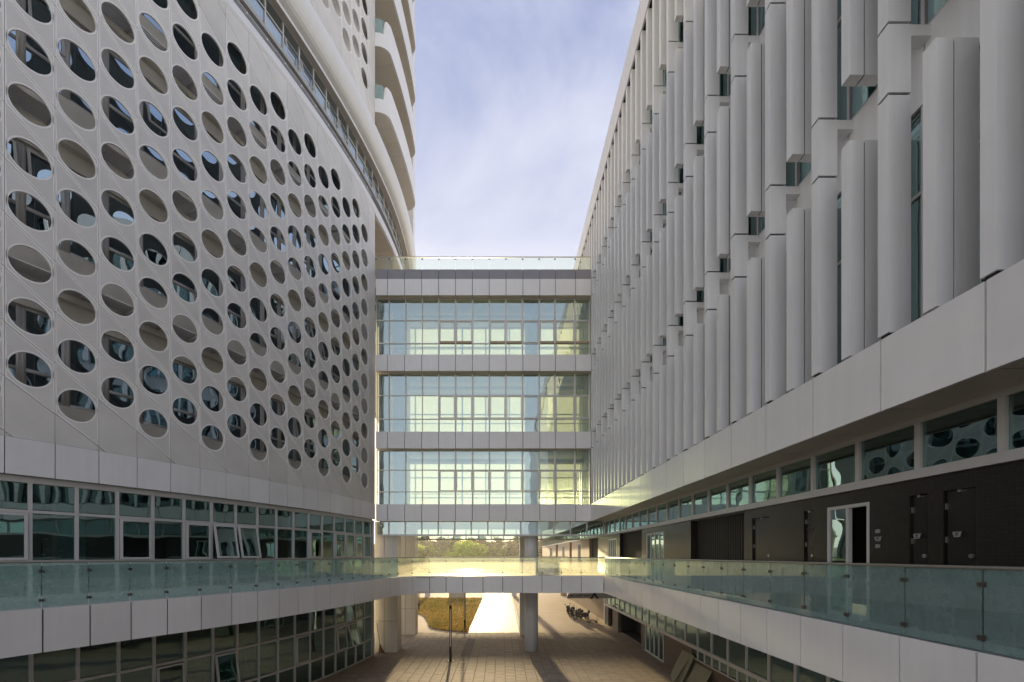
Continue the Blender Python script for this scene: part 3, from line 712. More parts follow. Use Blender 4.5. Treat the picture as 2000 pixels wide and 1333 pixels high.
# tiled wall of the walkway level with its openings (y0, y1, kind)
XW = 7.34; DT = 1.06; DK = -1.33
opens = [(6.50, 6.98, 'shaft'), (7.23, 7.56, 'shaft'), (8.38, 9.47, 'openglass'), (9.88, 10.2, 'steel'), (11.5, 12.3, 'steel2'), (12.7, 16.3, 'black'),
         (19.0, 21.3, 'glass'), (22.0, 26.1, 'black'), (26.9, 29.0, 'glass'), (32.0, 35.2, 'black'), (39, 40.6, 'glass'), (44, 45.5, 'black'), (49, 51, 'glass'), (55, 57, 'black'), (61, 64, 'glass')]
y = -35
TOPH = 1.335
for (a, b2, kd) in opens + [(YE, YE, None)]:
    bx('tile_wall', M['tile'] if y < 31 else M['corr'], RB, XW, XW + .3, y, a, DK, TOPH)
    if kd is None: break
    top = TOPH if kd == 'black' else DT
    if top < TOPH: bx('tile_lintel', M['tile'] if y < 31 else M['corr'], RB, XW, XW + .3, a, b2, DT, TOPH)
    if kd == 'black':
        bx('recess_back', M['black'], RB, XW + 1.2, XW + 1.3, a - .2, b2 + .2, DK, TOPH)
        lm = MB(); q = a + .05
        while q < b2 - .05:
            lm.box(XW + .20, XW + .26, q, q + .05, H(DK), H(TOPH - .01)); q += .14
        lm.obj('louver_screen', M['slat'], RB)
    elif kd in ('shaft', 'steel', 'steel2'):
        d = bx('door', M['door'], RB, XW + .05, XW + .10, a + .02, b2 - .02, DK, DT - .02)
        bx('door_backing', M['black'], RB, XW + .11, XW + .2, a, b2, DK, DT)
        MB().tube((XW + .02, a + .09, H(-.02)), (XW + .05, a + .09, H(-.02)), .035, 12).obj('handle', M['steel'], d)
        for hz in (.25, .8): MB().box(XW + .02, XW + .05, b2 - .025, b2 - .01, H(hz - .05), H(hz + .05)).obj('hinge', M['steel'], d)
        MB().box(XW + .0, XW + .05, (a + b2) / 2 - .025, (a + b2) / 2 + .025, H(DT - .045), H(DT - .01)).obj('door_closer', M['steel'], d)
    else:
        fr = MB(); t = .07
        n_ = 2 if kd == 'openglass' else 4
        for q in range(n_ + 1):
            yy = a + (b2 - a - t) * q / n_; fr.box(XW + .0, XW + .08, yy, yy + t, H(DK), H(DT - t))
        fr.box(XW, XW + .08, a, b2, H(DT - t), H(DT)); fr.box(XW, XW + .08, a + t, b2 - t, H(DK), H(DK + .1))
        f = fr.obj('glass_door', M['frame'], RB)
        for q in range(n_):
            if kd == 'openglass' and q == 0: continue
            ya = a + (b2 - a - t) * q / n_ + t; yb2 = a + (b2 - a - t) * (q + 1) / n_
            MB().box(XW + .03, XW + .045, ya, yb2, H(DK + .1), H(DT - t)).obj('door_pane', G['dark'], f)
    y = b2
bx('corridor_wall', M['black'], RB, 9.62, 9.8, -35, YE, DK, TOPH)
# signs and switches on the dark wall
def plate(yc, hc, wy, hh, nm='door_sign'):
    s = MB(); s.prism([(XW - .004, yc - wy / 2, H(hc + hh / 2)), (XW - .004, yc + wy / 2, H(hc + hh / 2)), (XW - .004, yc + wy * .32, H(hc - hh / 2)), (XW - .004, yc - wy * .32, H(hc - hh / 2))],
                      [(XW - .018, yc - wy / 2, H(hc + hh / 2)), (XW - .018, yc + wy / 2, H(hc + hh / 2)), (XW - .018, yc + wy * .32, H(hc - hh / 2)), (XW - .018, yc - wy * .32, H(hc - hh / 2))])
    o = s.obj(nm, M['signplate'], RB)
    g = MB()
    for j in range(4):
        yy = yc - wy * .2 + wy * .1 * j
        g.box(XW - .021, XW - .0185, yy, yy + wy * .07, H(hc + .0), H(hc + hh * .3))
    g.box(XW - .021, XW - .0185, yc - wy * .2, yc + wy * .2, H(hc - hh * .3), H(hc - hh * .18))
    g.obj('lettering', M['mark'], o)
plate(6.76, .33, .13, .085); plate(7.41, .33, .13, .085); plate(8.18, .31, .15, .085)
for hz in (.46, .17): bx('switch', M['signplate'], RB, XW - .03, XW - .002, 8.14, 8.22, hz - .035, hz + .035)
# ground floor on the right, set back under the walkway
XG = 10.5
bx('ground_sill', M['frame'], RB, XG - .06, XG + .1, -35, 42.7, -5.12, -4.93)
y = -6.0
while y < 42.5:
    bx('ground_mullion', M['frame'], RB, XG - .03, XG + .08, y - .06, y + .06, -4.93, -2.45)
    y1 = min(42.64, y + 1.5)
    if y > 6: bx('ground_pane', G['dark'], RB, XG + .02, XG + .032, y + .06, y1 - .06, -4.93, -2.45)
    y += 1.5
bx('ground_room', M['roomdark'], RB, XG + 3, XG + 3.2, -35, 42.7, -7, -2.45)
bx('ground_floor', M['roomdark'], RB, XG + .31, XG + 3, -35, 42.7, -6.99, -6.96)
bx('ground_mid', M['roomdark'], RB, XG + .31, XG + 3, -8, 30.7, -5.15, -5.0)
gop = [(5, 23.2, 'low'), (27.2, 30.7, 'glass'), (31.6, 37.9, 'black'), (39.8, 41.4, 'open')]
y = -35
for (a, b2, kd) in gop + [(42.7, 42.7, None)]:
    bx('ground_wall', M['brick'], RB, XG, XG + .3, y, a, -7.0, -5.125)
    if kd is None: break
    if kd == 'low':
        bx('ground_wall', M['brick'], RB, XG, XG + .3, a, b2, -7.0, -5.60)
        yy = a
        while yy < b2 - .2:
            bx('low_mullion', M['frame'], RB, XG - .02, XG + .08, yy, yy + .08, -5.60, -5.125)
            bx('low_pane', G['dark'], RB, XG + .03, XG + .042, yy + .08, min(b2, yy + .76), -5.56, -5.13); yy += .76
        bx('low_sill', M['frame'], RB, XG - .05, XG + .08, a, b2, -5.66, -5.60)
    elif kd == 'glass':
        fr = MB(); t = .09
        for q in range(5):
            yy = a + (b2 - a - t) * q / 4; fr.box(XG - .03, XG + .08, yy, yy + t, H(-6.9), H(-5.125))
        fr.box(XG - .03, XG + .08, a, b2, H(-7), H(-6.9))
        f = fr.obj('ground_glass_door', M['frame'], RB)
        for q in range(4):
            MB().box(XG + .02, XG + .035, a + (b2 - a - t) * q / 4 + t, a + (b2 - a - t) * (q + 1) / 4, H(-6.9), H(-5.125)).obj('door_pane', G['dark'], f)
    elif kd in ('black', 'open'):
        bx('recess_back', M['black'], RB, XG + 1.6, XG + 1.7, a - .4, b2 + .4, -7, -5.13)
        bx('recess_floor', M['black'], RB, XG + .302, XG + 1.6, a - .4, b2 + .4, -6.95, -6.93)
        for yy in (a - .45, b2 + .4): bx('recess_side', M['black'], RB, XG + .302, XG + 1.7, yy, yy + .05, -7, -5.13)
    y = b2
bx('end_wall', M['room'], RB, XG + .3, XG + 3.2, 42.45, 42.65, -7, -2.4)
MB().box(XG - .05, XG + .6, 42.7, 43.0, 0, H(-2.4)).obj('corner_pier', M['panel'], RB)
cw = MB(); x = XG + .6
y = 43.0
while y < 66:
    cw.box(10.9, 11.0, y, y + .14, 0, H(-2.4)); cw.box(10.95, 11.05, y + .14, y + .28, 0, H(-2.4)); y += .28
cw.obj('corrugated_wall', M['corr'], RB)

# ================================================================== skybridge
YB, YBK, YR = 29.3, 39.3, 33.8
SB = thing('skybridge', 'three-storey glazed bridge with white panel bands joining the two buildings over the court', 'bridge', (-1, 34, 9))
def PX(p): return (p - 980) / 28.0
jx = [PX(p) for p in (733.5, 756.6, 790, 823.4, 856.6, 889.6, 922.6, 955.4, 988.4, 1021.4, 1054.4, 1085, 1124.5, 1154.6)]
mxx = [PX(p) * 1.0136 for p in (735.5, 759.6, 792, 824.7, 857, 889.5, 923, 956, 988, 1020.6, 1053.5, 1084, 1123, 1152)]
bands = [(2.36, 3.53), (7.43, 8.6), (12.84, 13.98), (18.12, 19.25)]
for h0, h1 in bands:
    for a, b2 in zip(jx[:-1], jx[1:]):
        bx('cladding_panel', M['panel'], SB, a + .018, b2 - .018, YB, YB + .05, h0, h1)
        bx('soffit_panel', M['soffit'], SB, a + .014, b2 - .014, YB + .055, YB + .42, h0 + .01, h0 + .05)
    bx('slab_backing', M['joint'], SB, jx[0], jx[-1], YB + .06, YB + .12, h0 + .06, h1 - .01)
    bx('floor_slab', M['room'], SB, jx[0] + .02, jx[-1] - .02, YB + .50, (YBK if h0 < 3 else YR) - .2, h0 + .08, h1 - .02)
    bx('back_cladding', M['panel'], SB, jx[0], jx[-1], (YBK if h0 < 3 else YR) - .1, (YBK if h0 < 3 else YR), h0, h1)
for a, b2 in zip(jx[:-1], jx[1:]): bx('parapet_panel', M['grey'], SB, a + .014, b2 - .014, YB + .015, YB + .07, 19.26, 19.93)
bx('parapet_backing', M['joint'], SB, jx[0], jx[-1], YB + .075, YB + .3, 19.2, 19.9)
bx('roof_deck', M['conc'], SB, jx[0], jx[-1], YB + .3, YR, 19.26, 19.5)
YG = YB + .42
rowsB = [(h1b, h0t) for (_, h1b), (h0t, _) in zip(bands[:-1], bands[1:])]
for ri, (h0, h1) in enumerate(rowsB):
    t1 = h0 + .93 * (h1 - h0) / 3.9; t2 = h0 + 2.47 * (h1 - h0) / 3.9
    for a, b2, w_ in ((h0 - .02, h0 + .05, .0), (t1 - .03, t1 + .03, 0), (t2 - .03, t2 + .03, 0), (h1 - .05, h1 + .05, 0)):
        bx('transom', M['frame'], SB, mxx[0], mxx[-1], YG, YG + .09, a, b2)
    for i, xm in enumerate(mxx):
        wd = .055 if 4 <= i < 13 else .032
        bx('mullion', M['frame'], SB, xm - wd, xm + wd, YG - .02, YG + .10, h0, h1)
    for i, (a, b2) in enumerate(zip(mxx[:-1], mxx[1:])):
        for (p0, p1) in ((h0 + .05, t1 - .03), (t1 + .03, t2 - .03), (t2 + .03, h1 - .05)):
            bx('glass_pane', G['bridge'], SB, a + .05, b2 - .05, YG + .04, YG + .052, p0, p1)
        if i >= 4 and not (ri == 2 and i in (6,)):
            q = MB(); x0, x1, z0, z1 = a + .07, b2 - .07, t1 + .06, t2 - .05; fw = .05
            for u0, u1, w0, w1 in ((x0, x0 + fw, z0, z1), (x1 - fw, x1, z0, z1), (x0 + fw, x1 - fw, z0, z0 + fw), (x0 + fw, x1 - fw, z1 - fw, z1)): q.box(u0, u1, YG - .012, YG + .036, H(w0), H(w1))
            q.obj('sash_frame', M['frame'], SB)
            if (ri == 2 and i in (4, 5, 7, 8, 10, 11, 12)): bx('sunlit_sash_foot', M['wood'], SB, x0 - .02, x1 + .02, YG - .06, YG - .015, t1 + .0, t1 + .14)  # wood-coloured strip added to imitate sunlight on the sash foot
    # rear glazing and inner rail
    nb = 8
    for i in range(nb):
        xa = jx[0] + (jx[-1] - jx[0]) * i / nb; xb = jx[0] + (jx[-1] - jx[0]) * (i + 1) / nb
        bx('rear_pane', G['back'], SB, xa + .05, xb - .05, YR - .14, YR - .125, h0, h1)
        bx('rear_mullion', M['frame'], SB, xa - .05, xa + .05, YR - .18, YR - .08, h0, h1)
    bx('rear_transom', M['frame'], SB, jx[0], jx[-1], YR - .19, YR - .09, h0 + 1.0, h0 + 1.08)
    bx('rear_transom', M['frame'], SB, jx[0], jx[-1], YR - .19, YR - .09, h0 + 2.6, h0 + 2.68)
    bx('inner_handrail', M['rail'], SB, jx[0] + .1, jx[-1] - .1, YB + .9, YB + .95, h0 + .82, h0 + .87)
    bx('ceiling_duct', M['room'], SB, jx[0] + 1.6, jx[-1] - .1, YB + 1.9, YB + 2.6, h1 - .55, h1 - .3)
    bx('end_screen', M['roomwarm'], SB, -8.78, -8.06, YB + .75, YB + .85, h0, h1)
    bx('side_partition', M['roomwarm'], SB, -8.72, -8.62, YB + .6, YR - .3, h0, h1)
    bx('inner_pillar', M['column'], SB, -8.0, -6.95, YB + 1.6, YB + 2.6, h0, h1)
# hanging glass transoms under the bridge, front and back
def transom_strip(yy, hb_, pitch, x0, x1, nm):
    bx(nm + '_rail', M['frame'], SB, x0, x1, yy - .05, yy + .05, hb_ - .13, hb_)
    x = x1 - .02
    while x > x0:
        bx(nm + '_mullion', M['frame'], SB, x - .05, x + .05, yy - .045, yy + .045, hb_, 2.36)
        xa = max(x0, x - pitch)
        if x - xa > .2: bx(nm + '_pane', G['bridge'], SB, xa + .05, x - .05, yy - .006, yy + .006, hb_, 2.36)
        x -= pitch
transom_strip(YG + .05, 1.45, 1.17, -8.9, 7.22, 'transom_strip')
transom_strip(YBK - .1, 1.50, 1.17, -8.9, 7.22, 'rear_strip')
bx('underside_ceiling', M['soffit'], SB, jx[0], 7.2, YB + .5, YBK - .2, 2.40, 2.44)

# pillars and columns that carry it
def pillar(x0, x1, y0, y1, label, joint_h):
    t = thing('square_pillar', label, 'pillar', ((x0 + x1) / 2, (y0 + y1) / 2, 0), 'square panel-clad pillars by the left building')
    for (a, b2) in ((-7.0, joint_h), (joint_h, -2.36), (-1.32, 2.38)):
        xm = x0 + (x1 - x0) * .42
        bx('pillar_panel', M['pillar'], t, x0, xm - .013, y0, y0 + .04, a + .014, b2 - .014)
        bx('pillar_panel', M['pillar'], t, xm + .013, x1, y0, y0 + .04, a + .014, b2 - .014)
        bx('side_panel', M['pillar'], t, x1 - .04, x1, y0 + .042, y1, a + .014, b2 - .014)
    bx('pillar_core', M['joint'], t, x0, x1 - .05, y0 + .045, y1, -7, 2.38)
pillar(-9.1, -7.5, 30.1, 31.4, 'white panel-clad square pillar at the end of the left glass wall, broom leaning on it', -4.75)
pillar(-9.0, -7.55, 36.65, 37.8, 'shaded panel-clad square pillar behind the first, beside the dry lawn', -4.72)
def column(x, y, r, label, square=False):
    t = thing('column', label, 'column', (x, y, 0), 'columns in the middle of the court')
    for a, b2 in (((-7.0, -2.36), (-1.32, 2.36), (3.53, 7.43), (8.6, 12.84), (13.98, 18.12)) if not square else ((-7.0, -2.36), (-1.32, 2.36))):
        if square: bx('shaft', M['column'], t, x - r, x + r, y - r, y + r, a, b2)
        else:
            MB().tube((x, y, H(a)), (x, y, H(b2)), r, 40).obj('shaft', M['column'], t)
            for p in t.children[-1].data.polygons: p.use_smooth = len(p.vertices) == 4
    return t
column(2.17, 30.8, .49, 'round grey column standing in the court in front of the sunlit paving')
column(2.10, 37.2, .52, 'square column half hidden behind the round grey column', True)

# ================================================================== walkway ring at first-floor level
WK = thing('walkway', 'raised walkway with white panelled edge curving along both sides and across the court', 'walkway', (0, 27, 5))
ctrl = [(-13.4, 4.0), (-12.4, 6.6), (-11.26, 9.42), (-10.96, 10.0), (-10.55, 10.75), (-10.17, 11.54), (-9.77, 12.3), (-9.33, 13.05), (-8.95, 14.0), (-8.52, 14.8), (-8.24, 15.57), (-7.93, 16.5), (-7.62, 17.3), (-7.38, 18.2),
        (-7.12, 19.0), (-6.88, 19.8), (-6.66, 20.7), (-6.5, 21.6), (-6.32, 22.6), (-6.14, 23.4), (-5.9, 24.2), (-5.5, 24.95), (-4.9, 25.35), (-4.2, 25.52), (-3.3, 25.6), (-2.0, 25.6), (6.25, 25.6)]
cs = np.array(ctrl)
# smooth the measured edge lightly, then resample by length
d = np.concatenate([[0], np.cumsum(np.hypot(*np.diff(cs, axis=0).T))]); u = np.arange(0, d[-1], .05)
ex, ey = np.interp(u, d, cs[:, 0]), np.interp(u, d, cs[:, 1])
ker = np.hanning(51); ker /= ker.sum()
pe = 25
sx_ = np.convolve(np.pad(ex, pe, mode='edge'), ker, 'valid'); sy_ = np.convolve(np.pad(ey, pe, mode='edge'), ker, 'valid')
sx_[-30:] = ex[-30:]; sy_[-30:] = ey[-30:]; sx_[:30] = ex[:30]; sy_[:30] = ey[:30]
uu = np.concatenate([[0], np.cumsum(np.hypot(np.diff(sx_), np.diff(sy_)))])
def EP(t):
    return float(np.interp(t, uu, sx_)), float(np.interp(t, uu, sy_))
tot = uu[-1]
def edge_at_px(p):
    px = 980 + 820 * sx_ / sy_; return float(uu[np.argmin(abs(px - p))])
tj = [edge_at_px(p) for p in (-130, 0 - 20, 81, 175, 257.5, 329, 394.7, 452.2, 503.3, 546.5, 583.3, 616.4, 645.4, 670.5, 692.6, 713.7, 731.7, 748, 763.6, 780, 807, 839, 871, 904, 943, 981.5, 1020, 1058, 1097, 1136)] + [tot]
tj = [tj[0] - .9, ] + tj if tj[0] > 1 else tj
FTOP, FBOT = -1.28, -2.33
def edge_strip(t0, t1, o0, o1, h0, h1, n=4):
    """solid following the walkway edge between two lengths; o = distance inward"""
    secs = []
    for k in range(n + 1):
        t = t0 + (t1 - t0) * k / n; x, y = EP(t); xa, ya = EP(max(0, t - .06)); xb, yb2 = EP(min(tot, t + .06))
        L_ = math.hypot(xb - xa, yb2 - ya) or 1; nx, ny = -(yb2 - ya) / L_, (xb - xa) / L_
        secs.append([(x + nx * o0, y + ny * o0, H(h0)), (x + nx * o0, y + ny * o0, H(h1)), (x + nx * o1, y + ny * o1, H(h1)), (x + nx * o1, y + ny * o1, H(h0))])
    return MB().sweep(secs)
for a, b2 in zip(tj[:-1], tj[1:]): edge_strip(a + .016, b2 - .016, 0, .05, FBOT, FTOP).obj('fascia_panel', M['panel'], WK)
edge_strip(0, tot - .1, .06, .16, FBOT + .03, FTOP - .03, 120).obj('edge_backing', M['joint'], WK)
ry = [25.6 - .012, 24.2, 23.1, 22.0, 20.9, 19.8, 18.7, 17.6, 16.5, 15.4, 14.28, 13.2, 12.1, 11.0, 9.9, 8.79, 7.7, 6.6, 5.53, 4.4, 3.3, 2.2]
for a, b2 in zip(ry[:-1], ry[1:]): bx('fascia_panel', M['panel'], WK, XF, XF + .05, b2 + .015, a - (.015 if a < 25 else 0), FBOT, FTOP)
bx('edge_backing', M['joint'], WK, XF + .06, XF + .16, 1, 25.5, FBOT + .03, FTOP - .03)
# decks
T0 = tj[0]
edge_pts = [EP(T0 + (tot - T0) * k / 60) for k in range(61)]
wallpts = [C(s, -.16) for s in np.linspace(-26, -.0, 40)]
inner = [(p[0], p[1]) for p in wallpts if p[1] > 3]
dk = []
for (h0, h1, mm, nm) in ((FBOT + .10, FBOT + .14, M['soffit'], 'deck_soffit'), (FTOP - .10, FTOP - .05, M['deck'], 'deck')):
    # left arm as a strip between edge and glass wall, then the crossing, then the right arm
    b = MB(); n = 40
    arm = [EP(T0 + (edge_at_px(800) - T0) * k / n) for k in range(n + 1)]
    ww = [inner[min(len(inner) - 1, int(round(k * (len(inner) - 1) / n)))] for k in range(n + 1)]
    secs = []
    for (x0, y0), (x1, y1) in zip(arm, ww):
        vx, vy = x1 - x0, y1 - y0; l = math.hypot(vx, vy); x0 += vx / l * .165; y0 += vy / l * .165
        secs.append([(x0, y0, H(h0)), (x0, y0, H(h1)), (x1, y1, H(h1)), (x1, y1, H(h0))])
    b.sweep(secs).obj(nm, mm, WK)
    a = arm[-1]
    pl = [(a[0], a[1] + .17), (-3.3, 25.77), (XF + .17, 25.77), (XF + .17, YBK + .6), (-8.8, YBK + .6), (-8.85, 29.3)]
    MB().prism([(x, y, H(h0)) for x, y in pl], [(x, y, H(h1)) for x, y in pl]).obj(nm, mm, WK)
    bx(nm, mm, WK, XF + .17, 10.49 if nm == 'deck_soffit' else XW - .002, 1, 25.76, h0, h1)
    bx(nm, mm, WK, XF + .172, 10.49 if nm == 'deck_soffit' else XW - .002, 25.762, YE, h0, h1)
bx('far_edge', M['panel'], WK, -8.8, XF + .2, YBK + .61, YBK + .68, FBOT, FTOP)
bx('far_edge', M['panel'], WK, XF + .205, XF + .26, YBK + .7, YE, FBOT, FTOP)
# guard rails: panes between joints, clamps, handrail
RT = -.19
clampm = MB().box(-.045, .045, -.035, .035, -.03, .03).mesh('clamp', M['clamp'])
def guard(name, label, pts_list, rail_r=.025, h0=FTOP + .02, h1=RT, cl=True, gm='rail', loc=(0, 0, 0)):
    t = thing(name, label, 'glass railing', loc)
    for (p, q) in pts_list:
        (x0, y0), (x1, y1) = p, q; L_ = math.hypot(x1 - x0, y1 - y0); dx, dy = (x1 - x0) / L_, (y1 - y0) / L_
        a0 = (x0 + dx * .012, y0 + dy * .012); a1 = (x1 - dx * .012, y1 - dy * .012); nx, ny = -dy * .006, dx * .006
        MB().prism([(a0[0] - nx, a0[1] - ny, H(h0)), (a1[0] - nx, a1[1] - ny, H(h0)), (a1[0] + nx, a1[1] + ny, H(h0)), (a0[0] + nx, a0[1] + ny, H(h0))],
                   [(a0[0] - nx, a0[1] - ny, H(h1)), (a1[0] - nx, a1[1] - ny, H(h1)), (a1[0] + nx, a1[1] + ny, H(h1)), (a0[0] + nx, a0[1] + ny, H(h1))]).obj('glass_pane', G[gm], t)
        ang = math.atan2(dy, dx)
        for hz in ((h0 + .17, h1 - .20) if cl else (h1 - .12,)):
            link('clamp', clampm, t, Matrix.Translation((x0, y0, H(hz))) @ Matrix.Rotation(ang, 4, 'Z'))
        MB().tube((x0 - ny * 14, y0 + nx * 0 + nx * 14 * 0, H(h1 - .14)), (x0 - ny * 0 + nx * 16, y0 + ny * 16, H(h1 - .01)), .008, 6).obj('bracket', M['clamp'], t)
    hr = MB()
    chain = [pts_list[0][0]] + [q for _, q in pts_list]
    secs = []
    for k, (x, y) in enumerate(chain):
        xa, ya = chain[max(0, k - 1)]; xb, yb2 = chain[min(len(chain) - 1, k + 1)]; L_ = math.hypot(xb - xa, yb2 - ya) or 1
        nx, ny = -(yb2 - ya) / L_, (xb - xa) / L_
        secs.append([(x + nx * rail_r * math.cos(R(a)), y + ny * rail_r * math.cos(R(a)), H(h1 + .02) + rail_r * math.sin(R(a))) for a in range(0, 360, 45)])
    hr.sweep(secs).obj('handrail', M['rail'], t)
    return t
def inset(t, o=.09):
    x, y = EP(t); xa, ya = EP(max(0, t - .06)); xb, yb2 = EP(min(tot, t + .06)); L_ = math.hypot(xb - xa, yb2 - ya) or 1
    return x - (yb2 - ya) / L_ * o, y + (xb - xa) / L_ * o
ti = [i for i, t in enumerate(tj)]
cut = min(range(len(tj)), key=lambda i: abs(tj[i] - edge_at_px(780)))
lp = [inset(t) for t in tj[:cut + 1]]
guard('glass_railing', 'teal glass railing curving along the walkway below the round-holed facade', list(zip(lp[:-1], lp[1:])), loc=(-9, 14, 5.7))
bp = [inset(t) for t in tj[cut:-1]] + [(XF + .09, 25.69)]
guard('glass_railing', 'straight sunlit glass railing across the court under the skybridge', list(zip(bp[:-1], bp[1:])), gm='warmrail', loc=(0, 25.7, 5.7))
rp = [(XF + .09, yy) for yy in [25.69] + ry[1:]]
guard('glass_railing', 'long teal glass railing in front of the dark tiled wall and doors', list(zip(rp[:-1], rp[1:])), loc=(XF, 14, 5.7))
rfx = [PX(p) for p in (733.5, 759.5, 791, 824, 857, 889.6, 922.6, 955.6, 988.4, 1021, 1053.5, 1084.5, 1124, 1154)]
guard('glass_railing', 'clear glass railing along the roof of the skybridge against the sky', list(zip([(x, YB + .12) for x in rfx[:-1]], [(x, YB + .12) for x in rfx[1:]])), h0=19.90, h1=20.84, cl=False, gm='roofrail', rail_r=.035, loc=(-1, YB, 27))
fr_ = [(x, YBK + .5) for x in np.linspace(-7.3, XF, 10)]
guard('glass_railing', 'farther glass railing on the back edge of the crossing walkway', list(zip(fr_[:-1], fr_[1:])), gm='warmrail', loc=(0, YBK, 5.7))

t = thing('far_walkway', 'second raised walkway crossing the plaza far beyond the skybridge, seen through the railing glass', 'walkway', (-2, 71, 5))
x = -14.0
while x < XF - .1:
    bx('fascia_panel', M['panel'], t, x + .016, min(XF, x + 1.2) - .016, 69.4, 69.45, FBOT, FTOP); x += 1.2
bx('deck', M['deck'], t, -14, XF, 69.46, 72.2, FBOT + .05, FTOP - .04)
for xx in (-12.5, 2.1): bx('support', M['column'], t, xx - .4, xx + .4, 70.4, 71.2, -7, FBOT + .05)
# ================================================================== small things
def light_post(x, y, label):
    t = thing('light_post', label, 'light post', (x, y, 0), 'slim double light posts along the paving line')
    MB().tube((x, y, 0), (x, y, .025), .24, 20).obj('base_plate', M['lamp_black'], t)
    MB().box(x - .075, x + .075, y - .06, y + .06, .025, .98).obj('base_box', M['lamp_black'], t)
    for d_ in (-.057, .057): MB().box(x + d_ - .018, x + d_ + .018, y - .03, y + .03, .98, 3.5).obj('upright', M['lamp_black'], t)
    MB().box(x - .075, x + .075, y - .06, y + .06, 3.44, 3.67).obj('cap', M['lamp_black'], t)
    MB().tube((x, y, .98), (x, y, 3.44), .026, 10).obj('light_tube', M['lamp_tube'], t)
light_post(-3.37, 27.6, 'nearest slim black light post with open double uprights on the brown paving')
light_post(-3.42, 39.0, 'light post at the near corner of the dry lawn, top hidden by the walkway')
light_post(-10.4, 52.7, 'light post at the left end of the lawn beside the pillars')
# broom
t = thing('broom', 'long-handled straw broom leaning on the white square pillar', 'broom', (-8.6, 29.95, 0))
MB().tube((-8.95, 30.04, 2.1), (-8.66, 29.85, .55), .022, 8).obj('handle', M['straw'], t)
hd = MB()
for k in range(26):
    a = rnd.uniform(-1, 1); hd.tube((-8.66, 29.85, .60), (-8.52 + .24 * a, 29.80 + rnd.uniform(-.06, .06), .01 + rnd.random() * .04), .016, 5, .02)
hd.tube((-8.67, 29.86, .66), (-8.64, 29.84, .48), .04, 8, .09).obj('bristles', M['straw'], t)
# leaning boards
def board(y0, y1, top, foot, lift, label, th=.02):
    b = MB(); zt = top
    b.prism([(foot, y0, .0), (foot, y1, .0), (XG - .03, y1, zt), (XG - .03, y0, zt)], [(foot - th, y0, .012), (foot - th, y1, .012), (XG - .03 - th, y1, zt + .012), (XG - .03 - th, y0, zt + .012)])
    tag(b.obj('board', M['board']), label, 'board', 'boards leaning on the brown tiled wall')
board(22.75, 24.3, 1.5, 9.75, 0, 'largest greenish board leaning on the brown tiled wall')
board(23.2, 23.75, 1.45, 9.55, 0, 'narrow board leaning on the face of the largest greenish board')
board(20.9, 22.6, 1.18, 9.85, 0, 'lower plain board leaning on the wall, nearest to the walkway panels')
# hanging sign
t = thing('hanging_sign', 'grey direction sign with arrows hanging under the walkway soffit above the scooters', 'sign', (7, 33, 3.8))
s = MB(); s.prism([(5.07, 33, H(-3.42)), (9.0, 33, H(-3.42)), (9.0, 33, H(-3.03)), (5.27, 33, H(-3.03))], [(5.07, 33.1, H(-3.42)), (9.0, 33.1, H(-3.42)), (9.0, 33.1, H(-3.03)), (5.27, 33.1, H(-3.03))]).obj('sign_face', M['sign'], t)
for xr in (5.9, 8.2): MB().tube((xr, 33.05, H(-3.03)), (xr, 33.05, H(-2.22)), .012, 6).obj('hanger', M['steel'], t)
def flat(pts, y, nm, mm):
    pts = [(x, h - .08) for x, h in pts]
    MB().prism([(x, y, H(h)) for x, h in pts], [(x, y - .006, H(h)) for x, h in pts]).obj(nm, mm, t)
flat([(5.40, -3.145), (5.50, -3.06), (5.53, -3.085), (5.475, -3.13), (5.72, -3.13), (5.72, -3.16), (5.475, -3.16), (5.53, -3.205), (5.50, -3.23)], 32.996, 'left_arrow', M['mark'])
flat([(6.22, -3.02), (6.31, -3.12), (6.285, -3.145), (6.235, -3.09), (6.235, -3.26), (6.205, -3.26), (6.205, -3.09), (6.155, -3.145), (6.13, -3.12)], 32.996, 'up_arrow', M['mark'])
for x0 in (5.84, 5.97, 6.45, 6.58, 6.71, 6.84):
    g = MB(); g.box(x0, x0 + .1, 32.988, 32.996, H(-3.20), H(-3.185)); g.box(x0, x0 + .1, 32.988, 32.996, H(-3.24), H(-3.225)); g.box(x0 + .02, x0 + .035, 32.988, 32.996, H(-3.28), H(-3.17)); g.box(x0 + .065, x0 + .08, 32.988, 32.996, H(-3.28), H(-3.17)); g.obj('lettering', M['mark'], t)
for pts in ([(6.95, -3.38), (7.12, -3.38), (7.28, -3.06), (7.28, -2.92), (7.2, -2.92)], [(7.28, -2.92), (7.36, -2.92), (7.62, -3.38), (7.45, -3.38), (7.28, -3.06)]): flat(pts, 32.992, 'triangle_mark', M['mark'])
# push cart
t = thing('push_cart', 'flat wooden push cart with a pale folded handle by the tan wall', 'cart', (9.35, 43.2, 0))
MB().box(8.75, 9.85, 42.9, 43.7, .22, .30).obj('platform', M['wood'], t)
hh = MB(); hh.tube((9.82, 42.95, .3), (10.15, 42.95, 1.25), .02); hh.tube((9.82, 43.65, .3), (10.15, 43.65, 1.25), .02); hh.tube((10.15, 42.95, 1.25), (10.15, 43.65, 1.25), .02); hh.obj('handle', M['wood'], t)
for xx in (8.9, 9.7):
    for yy in (42.98, 43.62): MB().tube((xx, yy - .025, .1), (xx, yy + .025, .1), .1, 14).obj('wheel', M['rubber'], t)
